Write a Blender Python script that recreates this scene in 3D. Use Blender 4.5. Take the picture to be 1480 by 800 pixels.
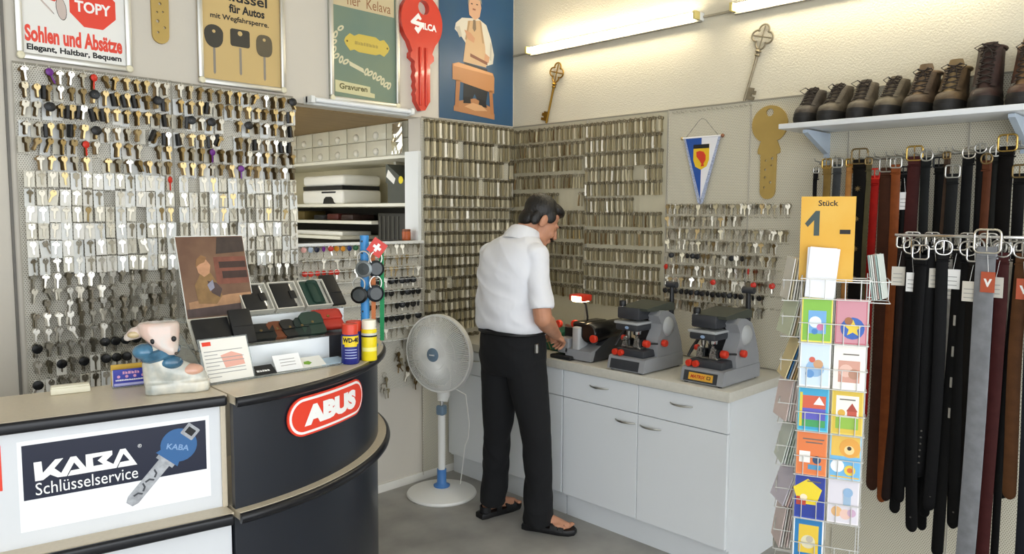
import bpy, bmesh, math, random
from math import sin, cos, pi, radians as rad, sqrt
from mathutils import Vector, Matrix
from mathutils.geometry import tessellate_polygon

for _o in list(bpy.data.objects):
    bpy.data.objects.remove(_o)
random.seed(7)
SC = bpy.context.scene
COL = SC.collection

# ------------------------------------------------------------------ camera
yaw, pitch, roll = rad(225.127), rad(-4.851), rad(0.328)
fw = Vector((cos(pitch) * cos(yaw), cos(pitch) * sin(yaw), sin(pitch)))
rt = fw.cross(Vector((0, 0, 1))).normalized()
up = rt.cross(fw)
rt, up = cos(roll) * rt + sin(roll) * up, -sin(roll) * rt + cos(roll) * up
cam = bpy.data.cameras.new('camera')
cam.sensor_width = 36.0
cam.lens = 1072.6 / 1480 * 36.0
cam.clip_start = 0.05
camo = bpy.data.objects.new('camera', cam)
mw = Matrix((rt, up, -fw)).transposed().to_4x4()
mw.translation = Vector((3.636, 3.649, 1.68))
camo.matrix_world = mw
COL.objects.link(camo)
SC.camera = camo

# ------------------------------------------------------------------ world, exposure
SC.view_settings.view_transform = 'Standard'
SC.view_settings.look = 'None'
SC.view_settings.gamma = 1.0
SC.view_settings.use_curve_mapping = False
SC.view_settings.exposure = 0.15
W = bpy.data.worlds.new('daylight')
SC.world = W
W.use_nodes = True
_bg = W.node_tree.nodes['Background']
_bg.inputs[0].default_value = (0.92, 0.96, 1.0, 1)
_bg.inputs[1].default_value = 3.1
TUBE_POWER = 31.0


# ------------------------------------------------------------------ materials
def lin(c):
    if isinstance(c, str):
        c = c.lstrip('#')
        c = [int(c[i:i + 2], 16) / 255 for i in (0, 2, 4)]
    return tuple(((x + 0.055) / 1.055) ** 2.4 if x > 0.04045 else x / 12.92 for x in c[:3]) + (1,)


MATS = {}


def mat(name, col='#ffffff', rough=0.5, metal=0.0, noise=0.0, nscale=8.0, bump=0.0, bscale=60.0,
        trans=0.0, alpha=1.0, emit=0.0, coat=0.0, stretch=None, col2=None, ior=1.45, sheen=0.0):
    if name in MATS:
        return MATS[name]
    m = bpy.data.materials.new(name)
    m.use_nodes = True
    nt = m.node_tree
    b = nt.nodes['Principled BSDF']
    c = lin(col)
    b.inputs['Base Color'].default_value = c
    b.inputs['Roughness'].default_value = rough
    b.inputs['Metallic'].default_value = metal
    b.inputs['IOR'].default_value = ior
    b.inputs['Transmission Weight'].default_value = trans
    b.inputs['Alpha'].default_value = alpha
    b.inputs['Coat Weight'].default_value = coat
    b.inputs['Sheen Weight'].default_value = sheen
    if emit:
        b.inputs['Emission Color'].default_value = c
        b.inputs['Emission Strength'].default_value = emit
    tc = nt.nodes.new('ShaderNodeTexCoord')
    vec = tc.outputs['Object']
    if stretch:
        mp = nt.nodes.new('ShaderNodeMapping')
        mp.inputs['Scale'].default_value = stretch
        nt.links.new(vec, mp.inputs[0])
        vec = mp.outputs[0]
    if noise or col2:
        n = nt.nodes.new('ShaderNodeTexNoise')
        n.inputs['Scale'].default_value = nscale
        n.inputs['Detail'].default_value = 4
        nt.links.new(vec, n.inputs['Vector'])
        r = nt.nodes.new('ShaderNodeValToRGB')
        r.color_ramp.elements[0].position = 0.3
        r.color_ramp.elements[1].position = 0.7
        k = 1 - noise
        r.color_ramp.elements[0].color = lin(col2) if col2 else (c[0] * k, c[1] * k, c[2] * k, 1)
        k = 1 + noise * 0.5
        r.color_ramp.elements[1].color = (min(c[0] * k, 1), min(c[1] * k, 1), min(c[2] * k, 1), 1)
        nt.links.new(n.outputs['Fac'], r.inputs[0])
        nt.links.new(r.outputs[0], b.inputs['Base Color'])
    if bump:
        n2 = nt.nodes.new('ShaderNodeTexNoise')
        n2.inputs['Scale'].default_value = bscale
        n2.inputs['Detail'].default_value = 3
        nt.links.new(vec, n2.inputs['Vector'])
        bp = nt.nodes.new('ShaderNodeBump')
        bp.inputs['Strength'].default_value = bump
        bp.inputs['Distance'].default_value = 0.01
        nt.links.new(n2.outputs['Fac'], bp.inputs['Height'])
        nt.links.new(bp.outputs[0], b.inputs['Normal'])
    MATS[name] = m
    return m


def mat_perf(name, col, hole, pitch_m=0.0095, r=0.30, rough=0.45):
    """sheet metal with staggered round perforations in the local XZ plane"""
    m = mat(name, col, rough, 0.0)
    nt = m.node_tree
    b = nt.nodes['Principled BSDF']
    tc = nt.nodes.new('ShaderNodeTexCoord')
    sp = nt.nodes.new('ShaderNodeSeparateXYZ')
    nt.links.new(tc.outputs['Object'], sp.inputs[0])

    def mth(op, a, bb=None):
        n = nt.nodes.new('ShaderNodeMath')
        n.operation = op
        for i, x in enumerate((a, bb)):
            if x is None:
                continue
            if isinstance(x, (int, float)):
                n.inputs[i].default_value = x
            else:
                nt.links.new(x, n.inputs[i])
        return n.outputs[0]

    def grid(off):
        ds = []
        for ax, sc in ((sp.outputs['X'], 1.0), (sp.outputs['Z'], 0.577)):
            f = mth('FRACT', mth('ADD', mth('DIVIDE', ax, pitch_m * (1.0 if sc == 1.0 else 1.732)), 100.0 + off))
            d = mth('SUBTRACT', f, 0.5)
            if sc != 1.0:
                d = mth('MULTIPLY', d, 1.732)
            ds.append(mth('MULTIPLY', d, d))
        return mth('LESS_THAN', mth('ADD', ds[0], ds[1]), r * r)

    msk = mth('MAXIMUM', grid(0.0), grid(0.5))
    mx = nt.nodes.new('ShaderNodeMix')
    mx.data_type = 'RGBA'
    nt.links.new(msk, mx.inputs[0])
    mx.inputs[6].default_value = lin(col)
    mx.inputs[7].default_value = lin(hole)
    nt.links.new(mx.outputs[2], b.inputs['Base Color'])
    return m


# ------------------------------------------------------------------ mesh builder
I4 = Matrix.Identity(4)


def T(x=0, y=0, z=0):
    return Matrix.Translation((x, y, z))


def RX(a): return Matrix.Rotation(rad(a), 4, 'X')
def RY(a): return Matrix.Rotation(rad(a), 4, 'Y')
def RZ(a): return Matrix.Rotation(rad(a), 4, 'Z')


class MB:
    def __init__(s):
        s.v = []
        s.f = []

    def add(s, vs, fs, m=None):
        o = len(s.v)
        s.v += [tuple(m @ Vector(p)) for p in vs] if m is not None else [tuple(p) for p in vs]
        s.f += [tuple(i + o for i in f) for f in fs]
        return s

    def box(s, x0, x1, y0, y1, z0, z1, m=None):
        return s.add([(x0, y0, z0), (x1, y0, z0), (x1, y1, z0), (x0, y1, z0), (x0, y0, z1), (x1, y0, z1), (x1, y1, z1), (x0, y1, z1)],
                     [(0, 3, 2, 1), (4, 5, 6, 7), (0, 1, 5, 4), (1, 2, 6, 5), (2, 3, 7, 6), (3, 0, 4, 7)], m)

    def rbox(s, x0, x1, y0, y1, z0, z1, r=0.005, seg=2, m=None):
        bm = bmesh.new()
        bmesh.ops.create_cube(bm, size=1)
        bmesh.ops.scale(bm, vec=(x1 - x0, y1 - y0, z1 - z0), verts=bm.verts)
        bmesh.ops.translate(bm, vec=((x0 + x1) / 2, (y0 + y1) / 2, (z0 + z1) / 2), verts=bm.verts)
        bmesh.ops.bevel(bm, geom=list(bm.edges), offset=r, segments=seg, profile=0.5, affect='EDGES')
        bm.verts.index_update()
        s.add([v.co[:] for v in bm.verts], [[v.index for v in f.verts] for f in bm.faces], m)
        bm.free()
        return s

    def cyl(s, p0, p1, r0, r1=None, n=12, cap=True, m=None):
        return s.tube([p0, p1], [r0, r0 if r1 is None else r1], n, cap=cap, m=m)

    def tube(s, pts, r, n=8, closed=False, cap=True, m=None):
        pts = [Vector(p) for p in pts]
        k = len(pts)
        rs = r if isinstance(r, (list, tuple)) else [r] * k
        tn = []
        for i in range(k):
            a = pts[(i - 1) % k] if (closed or i > 0) else pts[i]
            b = pts[(i + 1) % k] if (closed or i < k - 1) else pts[i]
            d = (b - a)
            tn.append(d.normalized() if d.length > 1e-9 else Vector((0, 0, 1)))
        ref = Vector((0, 0, 1)) if abs(tn[0].z) < 0.9 else Vector((1, 0, 0))
        u = (ref - tn[0] * ref.dot(tn[0])).normalized()
        vs, fs = [], []
        for i in range(k):
            u = (u - tn[i] * u.dot(tn[i]))
            u = u.normalized() if u.length > 1e-6 else tn[i].orthogonal().normalized()
            w = tn[i].cross(u)
            for j in range(n):
                a = 2 * pi * j / n
                vs.append(pts[i] + (u * cos(a) + w * sin(a)) * rs[i])
        for i in range(k if closed else k - 1):
            for j in range(n):
                a, b = i * n + j, i * n + (j + 1) % n
                c, d = ((i + 1) % k) * n + (j + 1) % n, ((i + 1) % k) * n + j
                fs.append((a, b, c, d))
        if cap and not closed:
            fs.append(tuple(range(n - 1, -1, -1)))
            fs.append(tuple((k - 1) * n + j for j in range(n)))
        return s.add(vs, fs, m)

    def lathe(s, prof, n=24, m=None, a0=0, a1=360, cap=False):
        full = abs(a1 - a0) >= 359.9
        k = n if full else n + 1
        vs, fs = [], []
        for r, z in prof:
            for j in range(k):
                a = rad(a0 + (a1 - a0) * j / n)
                vs.append((r * cos(a), r * sin(a), z))
        for i in range(len(prof) - 1):
            for j in range(n):
                j2 = (j + 1) % k
                fs.append((i * k + j, i * k + j2, (i + 1) * k + j2, (i + 1) * k + j))
        if cap:
            fs.append(tuple(range(k - 1, -1, -1)))
            fs.append(tuple((len(prof) - 1) * k + j for j in range(k)))
        return s.add(vs, fs, m)

    def prism(s, poly, y0, y1, holes=(), m=None):
        """polygon(s) in XZ, extruded from y0 (front) to y1 (back)"""
        loops = [list(poly)] + [list(h) for h in holes]
        flat = [p for l in loops for p in l]
        tris = tessellate_polygon([[Vector((p[0], p[1], 0)) for p in l] for l in loops])
        n = len(flat)
        vs = [(p[0], y0, p[1]) for p in flat] + [(p[0], y1, p[1]) for p in flat]
        fs = []
        for t in tris:
            a, b, c = (flat[i] for i in t)
            ar = (b[0] - a[0]) * (c[1] - a[1]) - (b[1] - a[1]) * (c[0] - a[0])
            t = tuple(t) if ar > 0 else tuple(reversed(t))
            fs.append(t)
            fs.append(tuple(i + n for i in reversed(t)))
        o = 0
        for l in loops:
            k = len(l)
            for i in range(k):
                a, b = o + i, o + (i + 1) % k
                fs.append((a, a + n, b + n, b))
            o += k
        return s.add(vs, fs, m)

    def loft(s, rings, cap0=True, cap1=True, closed=True, m=None):
        k = len(rings[0])
        vs = [p for r in rings for p in r]
        fs = []
        for i in range(len(rings) - 1):
            for j in range(k if closed else k - 1):
                j2 = (j + 1) % k
                fs.append((i * k + j, i * k + j2, (i + 1) * k + j2, (i + 1) * k + j))
        if cap0:
            fs.append(tuple(range(k - 1, -1, -1)))
        if cap1:
            fs.append(tuple((len(rings) - 1) * k + j for j in range(k)))
        return s.add(vs, fs, m)

    def ball(s, c, r, n=14, k=8, m=None):
        r = (r, r, r) if isinstance(r, (int, float)) else r
        pr = [(max(sin(pi * i / k), 0.001), -cos(pi * i / k)) for i in range(k + 1)]
        mm = T(*c) @ Matrix.Diagonal((r[0], r[1], r[2], 1))
        return s.lathe(pr, n, (m @ mm) if m is not None else mm)

    def mesh(s, name, smooth=35):
        me = bpy.data.meshes.new(name)
        me.from_pydata(s.v, [], s.f)
        me.validate()
        bm = bmesh.new()
        bm.from_mesh(me)
        bmesh.ops.recalc_face_normals(bm, faces=bm.faces)
        bm.to_mesh(me)
        bm.free()
        if smooth:
            me.polygons.foreach_set('use_smooth', [True] * len(me.polygons))
            me.set_sharp_from_angle(angle=rad(smooth))
        return me

    def build(s, name, m, parent=None, smooth=35, loc=None, rz=0.0):
        me = s.mesh(name, smooth)
        me.materials.append(m)
        return link(name, me, parent, loc, rz)


def link(name, me, parent=None, loc=None, rz=0.0):
    o = bpy.data.objects.new(name, me)
    COL.objects.link(o)
    if parent is not None:
        o.parent = parent
    if loc is not None:
        o.location = loc
    if rz:
        o.rotation_euler = (0, 0, rad(rz))
    return o


def thing(name, label, cat, loc=(0, 0, 0), rz=0.0, group=None):
    o = link(name, None, None, loc, rz)
    o.empty_display_size = 0.05
    return tag(o, label, cat, group)


def tag(o, label=None, cat=None, group=None, kind=None):
    for k, x in (('label', label), ('category', cat), ('group', group), ('kind', kind)):
        if x:
            o[k] = x
    return o


def struct(o):
    o['kind'] = 'structure'
    return o


_GLYPH = {}


def text(s, box, y, m, parent, name='lettering', bold=0.0, thick=0.0008, shear=0.0, mtx=None, rot=0.0):
    """lettering fitted into box (x0, x1, z0, z1) of the local XZ plane, facing -Y"""
    cu = bpy.data.curves.new('t', 'FONT')
    cu.body = s
    cu.size = 1.0
    cu.offset = bold
    cu.extrude = 0.0
    cu.resolution_u = 3
    cu.shear = shear
    ob = bpy.data.objects.new('t', cu)
    me = bpy.data.meshes.new_from_object(ob)
    bpy.data.objects.remove(ob)
    bpy.data.curves.remove(cu)
    xs = [v.co.x for v in me.vertices]
    ys = [v.co.y for v in me.vertices]
    if not xs:
        return None
    ax, bx, ay, by = min(xs), max(xs), min(ys), max(ys)
    x0, x1, z0, z1 = box
    mb = MB()
    fs = [tuple(p.vertices) for p in me.polygons]
    pts = []
    for v in me.vertices:
        u = (v.co.x - ax) / (bx - ax)
        w = (v.co.y - ay) / max(by - ay, 1e-6)
        pts.append((x0 + u * (x1 - x0), y, z0 + w * (z1 - z0)))
    if rot:
        cx, cz = (x0 + x1) / 2, (z0 + z1) / 2
        c, q = cos(rad(rot)), sin(rad(rot))
        pts = [(cx + (p[0] - cx) * c - (p[2] - cz) * q, p[1], cz + (p[0] - cx) * q + (p[2] - cz) * c) for p in pts]
    mb.add(pts, fs, mtx)
    bpy.data.meshes.remove(me)
    me2 = bpy.data.meshes.new(name)
    me2.from_pydata(mb.v, [], mb.f)
    me2.materials.append(m)
    o = link(name, me2, parent)
    return o


def scribble(box, y, m, parent, seed=0, name='printed_words'):
    """print too small to read: a line of word-length bars"""
    rnd = random.Random(seed)
    x0, x1, z0, z1 = box
    mb = MB()
    x = x0
    h = z1 - z0
    while x < x1 - h * 0.4:
        w_ = min(h * rnd.uniform(0.5, 1.1), x1 - x)
        mb.prism([(x, z0), (x + w_, z0), (x + w_, z1 - rnd.choice([0, h * 0.3])), (x, z1)], y - 0.0004, y)
        x += w_ + h * 0.22
    return mb.build(name, m, parent, smooth=None)


def circle(cx, cz, r, n=20, rz=None, a0=0.0):
    rz = r if rz is None else rz
    return [(cx + r * cos(a0 + 2 * pi * i / n), cz + rz * sin(a0 + 2 * pi * i / n)) for i in range(n)]


def rrect(x0, x1, z0, z1, r, n=4):
    out = []
    for cx, cz, a in ((x1 - r, z1 - r, 0), (x0 + r, z1 - r, 90), (x0 + r, z0 + r, 180), (x1 - r, z0 + r, 270)):
        for i in range(n + 1):
            t = rad(a + 90 * i / n)
            out.append((cx + r * cos(t), cz + r * sin(t)))
    return out


def quad(x0, x1, z0, z1):
    return [(x0, z0), (x1, z0), (x1, z1), (x0, z1)]


def flat(poly, y, m, parent, name, th=0.0006, holes=()):
    return MB().prism(poly, y - th, y, holes).build(name, m, parent, smooth=None)


def rows_word(i):
    w = 'first second third fourth fifth sixth seventh eighth ninth tenth eleventh twelfth thirteenth fourteenth fifteenth sixteenth seventeenth eighteenth nineteenth twentieth'.split()
    if i < 20:
        return w[i]
    return 'twenty-' + w[i - 20] if i < 29 else 'thirtieth'


def copy_tree(o, parent=None):
    c = o.copy()
    COL.objects.link(c)
    c.parent = parent
    for ch in o.children:
        copy_tree(ch, c)
    return c


# common materials
m_white = mat('white_laminate', '#e4e6e4', 0.35, noise=0.03, nscale=3)
m_whitep = mat('white_paint', '#e6e3da', 0.6, noise=0.03, nscale=2)
m_chrome = mat('chrome', '#d8d8d8', 0.18, 1.0)
m_steel = mat('brushed_steel', '#b9b8b2', 0.32, 1.0)
m_alu = mat('aluminium', '#c9c8c2', 0.38, 0.9)
m_brass = mat('brass_metal', '#bfa878', 0.33, 0.9)
m_nickel = mat('nickel_metal', '#dedacf', 0.27, 0.9)
m_nickel2 = mat('dull_nickel_metal', '#a9a394', 0.34, 1.0)
m_bronze = mat('aged_brass_metal', '#86734f', 0.4, 0.9)
m_black = mat('black_plastic', '#17181a', 0.42, noise=0.1)
m_dark = mat('charcoal_plastic', '#2c2e33', 0.45, noise=0.08)
m_red = mat('red_plastic', '#cf3020', 0.35)
m_wire = mat('hook_wire', '#b5b1a4', 0.35, 0.9)
m_card = mat('white_card', '#e9e7df', 0.65, noise=0.03)
m_ink = mat('black_ink', '#1b1b1d', 0.6)
m_inkred = mat('red_ink', '#e2412a', 0.4)
m_inkwhite = mat('white_ink', '#f2f2f0', 0.5)
m_leather_black = mat('black_leather', '#0f0f10', 0.5, noise=0.15, bump=0.15, bscale=250)
m_clear = mat('clear_acrylic', '#f2f7f6', 0.04, trans=1.0, ior=1.3)
# ================================================================== the room
m_plaster = mat('rough_plaster', '#d3ccb8', 0.85, noise=0.02, nscale=3, bump=0.35, bscale=115)
m_wall = mat('smooth_wall_paint', '#ccc6ba', 0.8, noise=0.02, nscale=2, bump=0.04, bscale=90)
m_floor = mat('grey_floor', '#a3a19b', 0.45, noise=0.16, nscale=3.2, bump=0.02, bscale=40, col2='#878580')
m_backwall = mat('cream_wall', '#d8cfae', 0.8, noise=0.04)

# floor slab, walls with thickness; the wall on the left of the corner has a service opening
struct(MB().box(-0.2, 6.4, -2.6, 6.4, -0.12, 0.0).build('floor', m_floor, smooth=None))
struct(MB().box(-0.2, 6.4, -2.6, 6.4, 3.35, 3.47).build('ceiling', m_whitep, smooth=None))
OX0, OX1, OZ0, OZ1 = 0.80, 1.66, 1.515, 2.262
w = MB()
w.box(-0.12, OX0, -0.12, 0, 0, 3.35).box(OX1, 6.4, -0.12, 0, 0, 3.35).box(OX0, OX1, -0.12, 0, 0, OZ0).box(OX0, OX1, -0.12, 0, OZ1, 3.35)
struct(w.build('wall_left', m_wall, smooth=None))
struct(MB().box(-0.12, 0, 0.0, 6.4, 0, 3.35).build('wall_right', m_plaster, smooth=None))
struct(MB().box(6.3, 6.42, -0.12, 3.2, 0, 3.35).build('wall_light_block', m_wall, smooth=None))  # unseen wall added to block daylight, cut short to let some through
# back room seen through the opening
struct(MB().box(0.22, 0.32, -2.5, -0.12, 0, 3.35).build('wall_back_room', m_backwall, smooth=None))
struct(MB().box(0.32, 3.2, -2.6, -2.5, 0, 3.35).build('wall_back_end', m_backwall, smooth=None))
# skirting and opening ledge
struct(MB().box(0.0, 3.6, 0, 0.012, 0, 0.05).build('baseboard_left', m_whitep, smooth=None))
struct(MB().rbox(OX0 - 0.005, OX1 + 0.02, -0.13, 0.03, OZ0 - 0.018, OZ0, 0.003).build('trim_1', m_white))
struct(MB().box(OX0 - 0.002, OX0 + 0.022, -0.13, 0.004, OZ0, 2.06).build('trim_2', m_white, smooth=None))
# pillar at the far left edge beyond the key board
struct(MB().box(2.925, 2.935, 0, 0.01, 0, 3.35).build('trim_3', mat('grey_edge', '#6d6a64', 0.6), smooth=None))

# ---------------------------------------------------------------- shelving in the back room (runs away from the opening)
m_shelfw = mat('cream_shelf', '#e2dfce', 0.5, noise=0.04)
def shelf_board(z, y0, y1, x0, x1, label):
    o = MB().rbox(x0, x1, y0, y1, z - 0.022, z, 0.003).build('shelf_board', m_shelfw)
    tag(o, label, 'shelf', 'shelves in the back room')
shelf_board(2.05, -2.45, -0.13, 0.325, 0.79, 'cream shelf board under the clear drawers in the back room')
shelf_board(1.745, -2.45, -0.13, 0.325, 0.79, 'cream shelf board carrying the white printer in the back room')
shelf_board(1.625, -2.45, -0.62, 0.325, 0.74, 'short lower cream shelf in the back room opening')
o = MB().box(0.33, 1.65, -2.45, -0.13, 2.2585, 2.2625).build('wood_panel', mat('brown_wood_panel', '#9a7f55', 0.6, noise=0.25, nscale=6, stretch=(1, 12, 1)))
tag(o, 'brown wooden soffit panel above the clear drawers in the opening', 'wood panel')
# triangular shelf bracket
o = MB().prism([(0, 0), (0.18, 0), (0.18, -0.014), (0.02, -0.13), (0, -0.13)], -0.012, 0.012).build('shelf_bracket', m_alu, loc=(0.45, -0.50, 2.026))
tag(o, 'grey triangular bracket holding up the upper cream shelf', 'bracket')
# clear plastic drawers, two tiers
m_bin = mat('clear_drawer_plastic', '#e6e2cd', 0.12, trans=0.3, ior=1.3, noise=0.08)
m_cup = mat('clear_cup_plastic', '#e9e6d8', 0.08, trans=0.3)
m_binf = mat('frosted_drawer_frame', '#e6e3d2', 0.3, noise=0.05)
for r in range(2):
    for c in range(7):
        y = -0.247 - c * 0.232
        t = thing('clear_drawer', 'clear plastic parts drawer in %s tier, %s from the right end' % (('lower', 'upper')[r], rows_word(c)), 'drawer',
                  (0.79, y, 2.0515 + r * 0.104), 90, 'clear plastic drawers in the opening')
        MB().box(-0.113, 0.113, 0.004, 0.30, 0.001, 0.101).build('drawer_body', m_binf, t, smooth=None)
        MB().rbox(-0.111, 0.111, -0.004, 0.004, 0.003, 0.099, 0.003).build('drawer_front', m_bin, t)
        MB().ball((0, -0.004, 0.030), (0.030, 0.018, 0.026), 14, 8).build('cup_handle', m_cup, t)
o = MB().rbox(0.60, 0.785, -0.130, -0.122, 2.052, 2.24, 0.002).build('partition_panel', m_shelfw)
tag(o, 'narrow cream end panel beside the clear drawers', 'panel')
# printer
t = thing('printer', 'white inkjet printer with black front slot on the back room shelf', 'printer', (0.785, -1.165, 1.7455), 90)
MB().rbox(-0.30, 0.26, 0.0, 0.33, 0.0, 0.10, 0.02, 3).build('body', mat('printer_white', '#e8e6dc', 0.4), t)
MB().rbox(-0.30, 0.26, 0.005, 0.33, 0.128, 0.205, 0.025, 3).build('lid', mat('printer_white'), t)
MB().box(-0.29, 0.25, 0.004, 0.32, 0.10, 0.128).build('dark_band', m_black, t, smooth=None)
MB().prism([(0.0, 0.0), (0.15, 0), (0.135, 0.035), (0.11, 0.05), (0.04, 0.05), (0.015, 0.035)], -0.003, 0.01).build('paper_slot', m_black, t)
MB().rbox(-0.02, 0.17, -0.002, 0.01, 0.075, 0.088, 0.003).build('control_strip', m_dark, t)
# crinkled foil bag leaning on the drawers
fb = MB()
rf = random.Random(3)
gx, gz = 7, 9
for j in range(gz):
    for i in range(gx):
        fb.v.append((-0.055 + 0.11 * i / (gx - 1), -0.012 - 0.022 * sin(pi * i / (gx - 1)) * sin(pi * (j + .3) / gz) + rf.uniform(-.006, .006), 0.19 * j / (gz - 1)))
for j in range(gz - 1):
    for i in range(gx - 1):
        fb.f.append((j * gx + i, j * gx + i + 1, (j + 1) * gx + i + 1, (j + 1) * gx + i))
for j in (0, 1):
    pass
o = fb.build('foil_bag', mat('crinkled_foil', '#e8e6da', 0.15, 0.9), loc=(0.822, -0.195, 2.0515), rz=90, smooth=None)
_sol = o.modifiers.new('thickness', 'SOLIDIFY')
_sol.thickness = 0.004
tag(o, 'crinkled silver foil bag in front of the rightmost clear drawers', 'foil bag')
# lamp under the soffit of the back room
t = thing('fluorescent_lamp', 'lit tube lamp under the soffit inside the service opening', 'lamp', (1.56, -1.60, 2.238), 90)
MB().rbox(0, 1.42, -0.03, 0.03, 0.0, 0.020, 0.003).build('fixture_body', m_white, t)
MB().cyl((0.02, 0, -0.014), (1.40, 0, -0.014), 0.013, n=12).build('tube', mat('lit_back_tube', '#fff0cc', 0.4, emit=9.0), t)
# grey slanted box
t = thing('storage_box', 'dark grey cardboard box with tilted lid and yellow dot on the shelf', 'box', (0.785, -0.25, 1.7455), 90)
m_gbox = mat('grey_cardboard', '#4f5148', 0.7, noise=0.08)
MB().prism([(-0.115, 0), (0.115, 0), (0.115, 0.11), (-0.115, 0.17)], 0.0, 0.20).build('body', m_gbox, t, smooth=None)
MB().prism([(-0.118, 0.13), (0.118, 0.07), (0.118, 0.12), (-0.105, 0.25), (-0.118, 0.25)], -0.012, 0.21).build('lid', m_gbox, t, smooth=None)
flat([(-0.112, 0.17), (-0.03, 0.12), (-0.012, 0.155), (-0.09, 0.215)], -0.0125, m_card, t, 'paper_label')
flat(circle(0.045, 0.145, 0.024), -0.0125, mat('yellow_ink', '#e8d21f', 0.5), t, 'round_sticker')
o = MB().box(0.322, 0.336, -2.45, -0.62, 1.0, 1.72).build('void_shade_sheet', mat('void_shade_olive', '#2b281f', 0.7, noise=0.1))  # sheet added to darken the void under the shelf
tag(o, 'dark olive sheet added for the dark void below the printer shelf', 'board')
# added dark block for the unlit doorway, and things on the lowest shelf
t = thing('dark_doorway_block', 'dark grey block added for the dark doorway behind the opening at its lower right', 'cabinet', (0.70, -0.48, 0.0), 90)
MB().rbox(-0.12, 0.34, 0.0, 0.26, 0.0, 1.68, 0.004).build('body', mat('dark_doorway_tone', '#2c2b26', 0.5, noise=0.1), t)
for i in range(5):
    MB().box(-0.10 + i * 0.05, -0.082 + i * 0.05, -0.004, 0.0, 1.48, 1.66).build('rib', mat('dark_doorway_rib', '#3b3a33', 0.5), t, smooth=None)
o = MB().rbox(0.45, 0.70, -1.75, -1.05, 1.515, 1.545, 0.006).build('paper_stack', m_card)
tag(o, 'flat stack of white paper lying behind the opening ledge', 'paper stack')
o = MB().rbox(0.321, 0.78, -2.4, -0.95, 1.49, 1.514, 0.004).build('shelf_board', m_shelfw)
tag(o, 'lowest cream shelf carrying the white paper stack', 'shelf', 'shelves in the back room')
for i, (y, c, h, nm) in enumerate(((-1.15, '#3a2722', 0.045, 'dark brown'), (-1.35, '#5a2018', 0.05, 'dark red'), (-1.55, '#2a2a2a', 0.04, 'black'), (-1.85, '#6b5a2c', 0.07, 'olive'))):
    o = MB().rbox(0.40, 0.60, y - 0.08, y + 0.08, 1.625, 1.625 + h, 0.012).build('tool_case', mat('case_' + nm.replace(' ', '_'), c, 0.5))
    tag(o, '%s tool case lying on the short lower shelf of the back room' % nm, 'case', 'cases on the short lower shelf')
t = thing('spice_tin', 'small orange tin at the lower right of the opening', 'tin', (0.865, -0.06, OZ0))
MB().lathe([(0.001, 0), (0.026, 0), (0.027, 0.004), (0.027, 0.05), (0.025, 0.054)], 16).build('body', mat('orange_tin', '#b0582b', 0.4), t)
MB().lathe([(0.026, 0.054), (0.026, 0.068), (0.001, 0.069)], 16).build('lid', mat('brown_tin_lid', '#7a4526', 0.4), t)

# ---------------------------------------------------------------- fluorescent lamps
m_tube = mat('lit_tube', '#fff3d6', 0.4, emit=TUBE_POWER)
m_lampcap = mat('lamp_end_cap', '#d9c77c', 0.4)
def tube_lamp(y0, y1, z, label):
    t = thing('fluorescent_lamp', label, 'lamp', (0, y0, z), 90, 'lit fluorescent lamps on the plaster wall')
    L = y1 - y0
    MB().rbox(0, L, -0.045, 0, -0.022, 0.022, 0.004).build('fixture_body', m_white, t)
    MB().cyl((0.03, -0.072, 0), (L - 0.03, -0.072, 0), 0.0145, n=14).build('tube', m_tube, t)
    for x in (0.005, L - 0.005):
        MB().rbox(x - 0.014 if x > 0.1 else x - 0.004, x + 0.004 if x > 0.1 else x + 0.014, -0.092, -0.03, -0.022, 0.022, 0.004).build('end_cap', m_lampcap, t)
    MB().box(0, L, -0.048, -0.02, -0.030, -0.022).build('lower_rail', mat('lamp_rail_grey', '#8d8a80', 0.5), t, smooth=None)
tube_lamp(0.19, 1.46, 2.745, 'lit fluorescent tube lamp nearer the room corner, above the two key panels')
tube_lamp(1.655, 2.925, 2.745, 'lit fluorescent tube lamp above the shoe shelf')
for i, (a, b) in enumerate(((0.0, 0.19), (1.46, 1.655))):
    o = MB().cyl((0.008, a, 2.745), (0.008, b, 2.745), 0.007, n=8).build('cable_conduit', mat('conduit_grey', '#a29a86', 0.5))
    tag(o, ('thin grey conduit between room corner and first tube lamp', 'thin grey conduit joining the two lit tube lamps')[i], 'conduit')
# unlit tube over the opening, under the engraving sign
t = thing('fluorescent_lamp', 'unlit white tube lamp fixed over the service opening', 'lamp', (1.585, 0, 2.285), 180)
MB().rbox(0, 0.68, -0.045, 0, -0.03, 0.012, 0.004).build('fixture_body', m_white, t)
MB().cyl((0.03, -0.068, -0.008), (0.66, -0.068, -0.008), 0.013, n=12).build('tube', mat('unlit_tube', '#e6eaee', 0.25), t)
for x in (0.012, 0.668):
    MB().rbox(x - 0.012, x + 0.012, -0.085, -0.02, -0.026, 0.012, 0.004).build('end_cap', m_white, t)
# ================================================================== key boards and keys
m_perfL = mat_perf('perforated_white_metal', '#d6d2c6', '#8f8a7c')
m_perfR = mat_perf('perforated_cream_metal', '#cfcab8', '#9b9482')
m_panel = mat('plain_cream_panel', '#c2bba2', 0.6, noise=0.06, nscale=4)
m_edge = mat('board_edge_grey', '#8f8a7c', 0.5)


def wp(side, u, z, w):
    return (u, w, z) if side == 'L' else (w, u, z)


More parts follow.
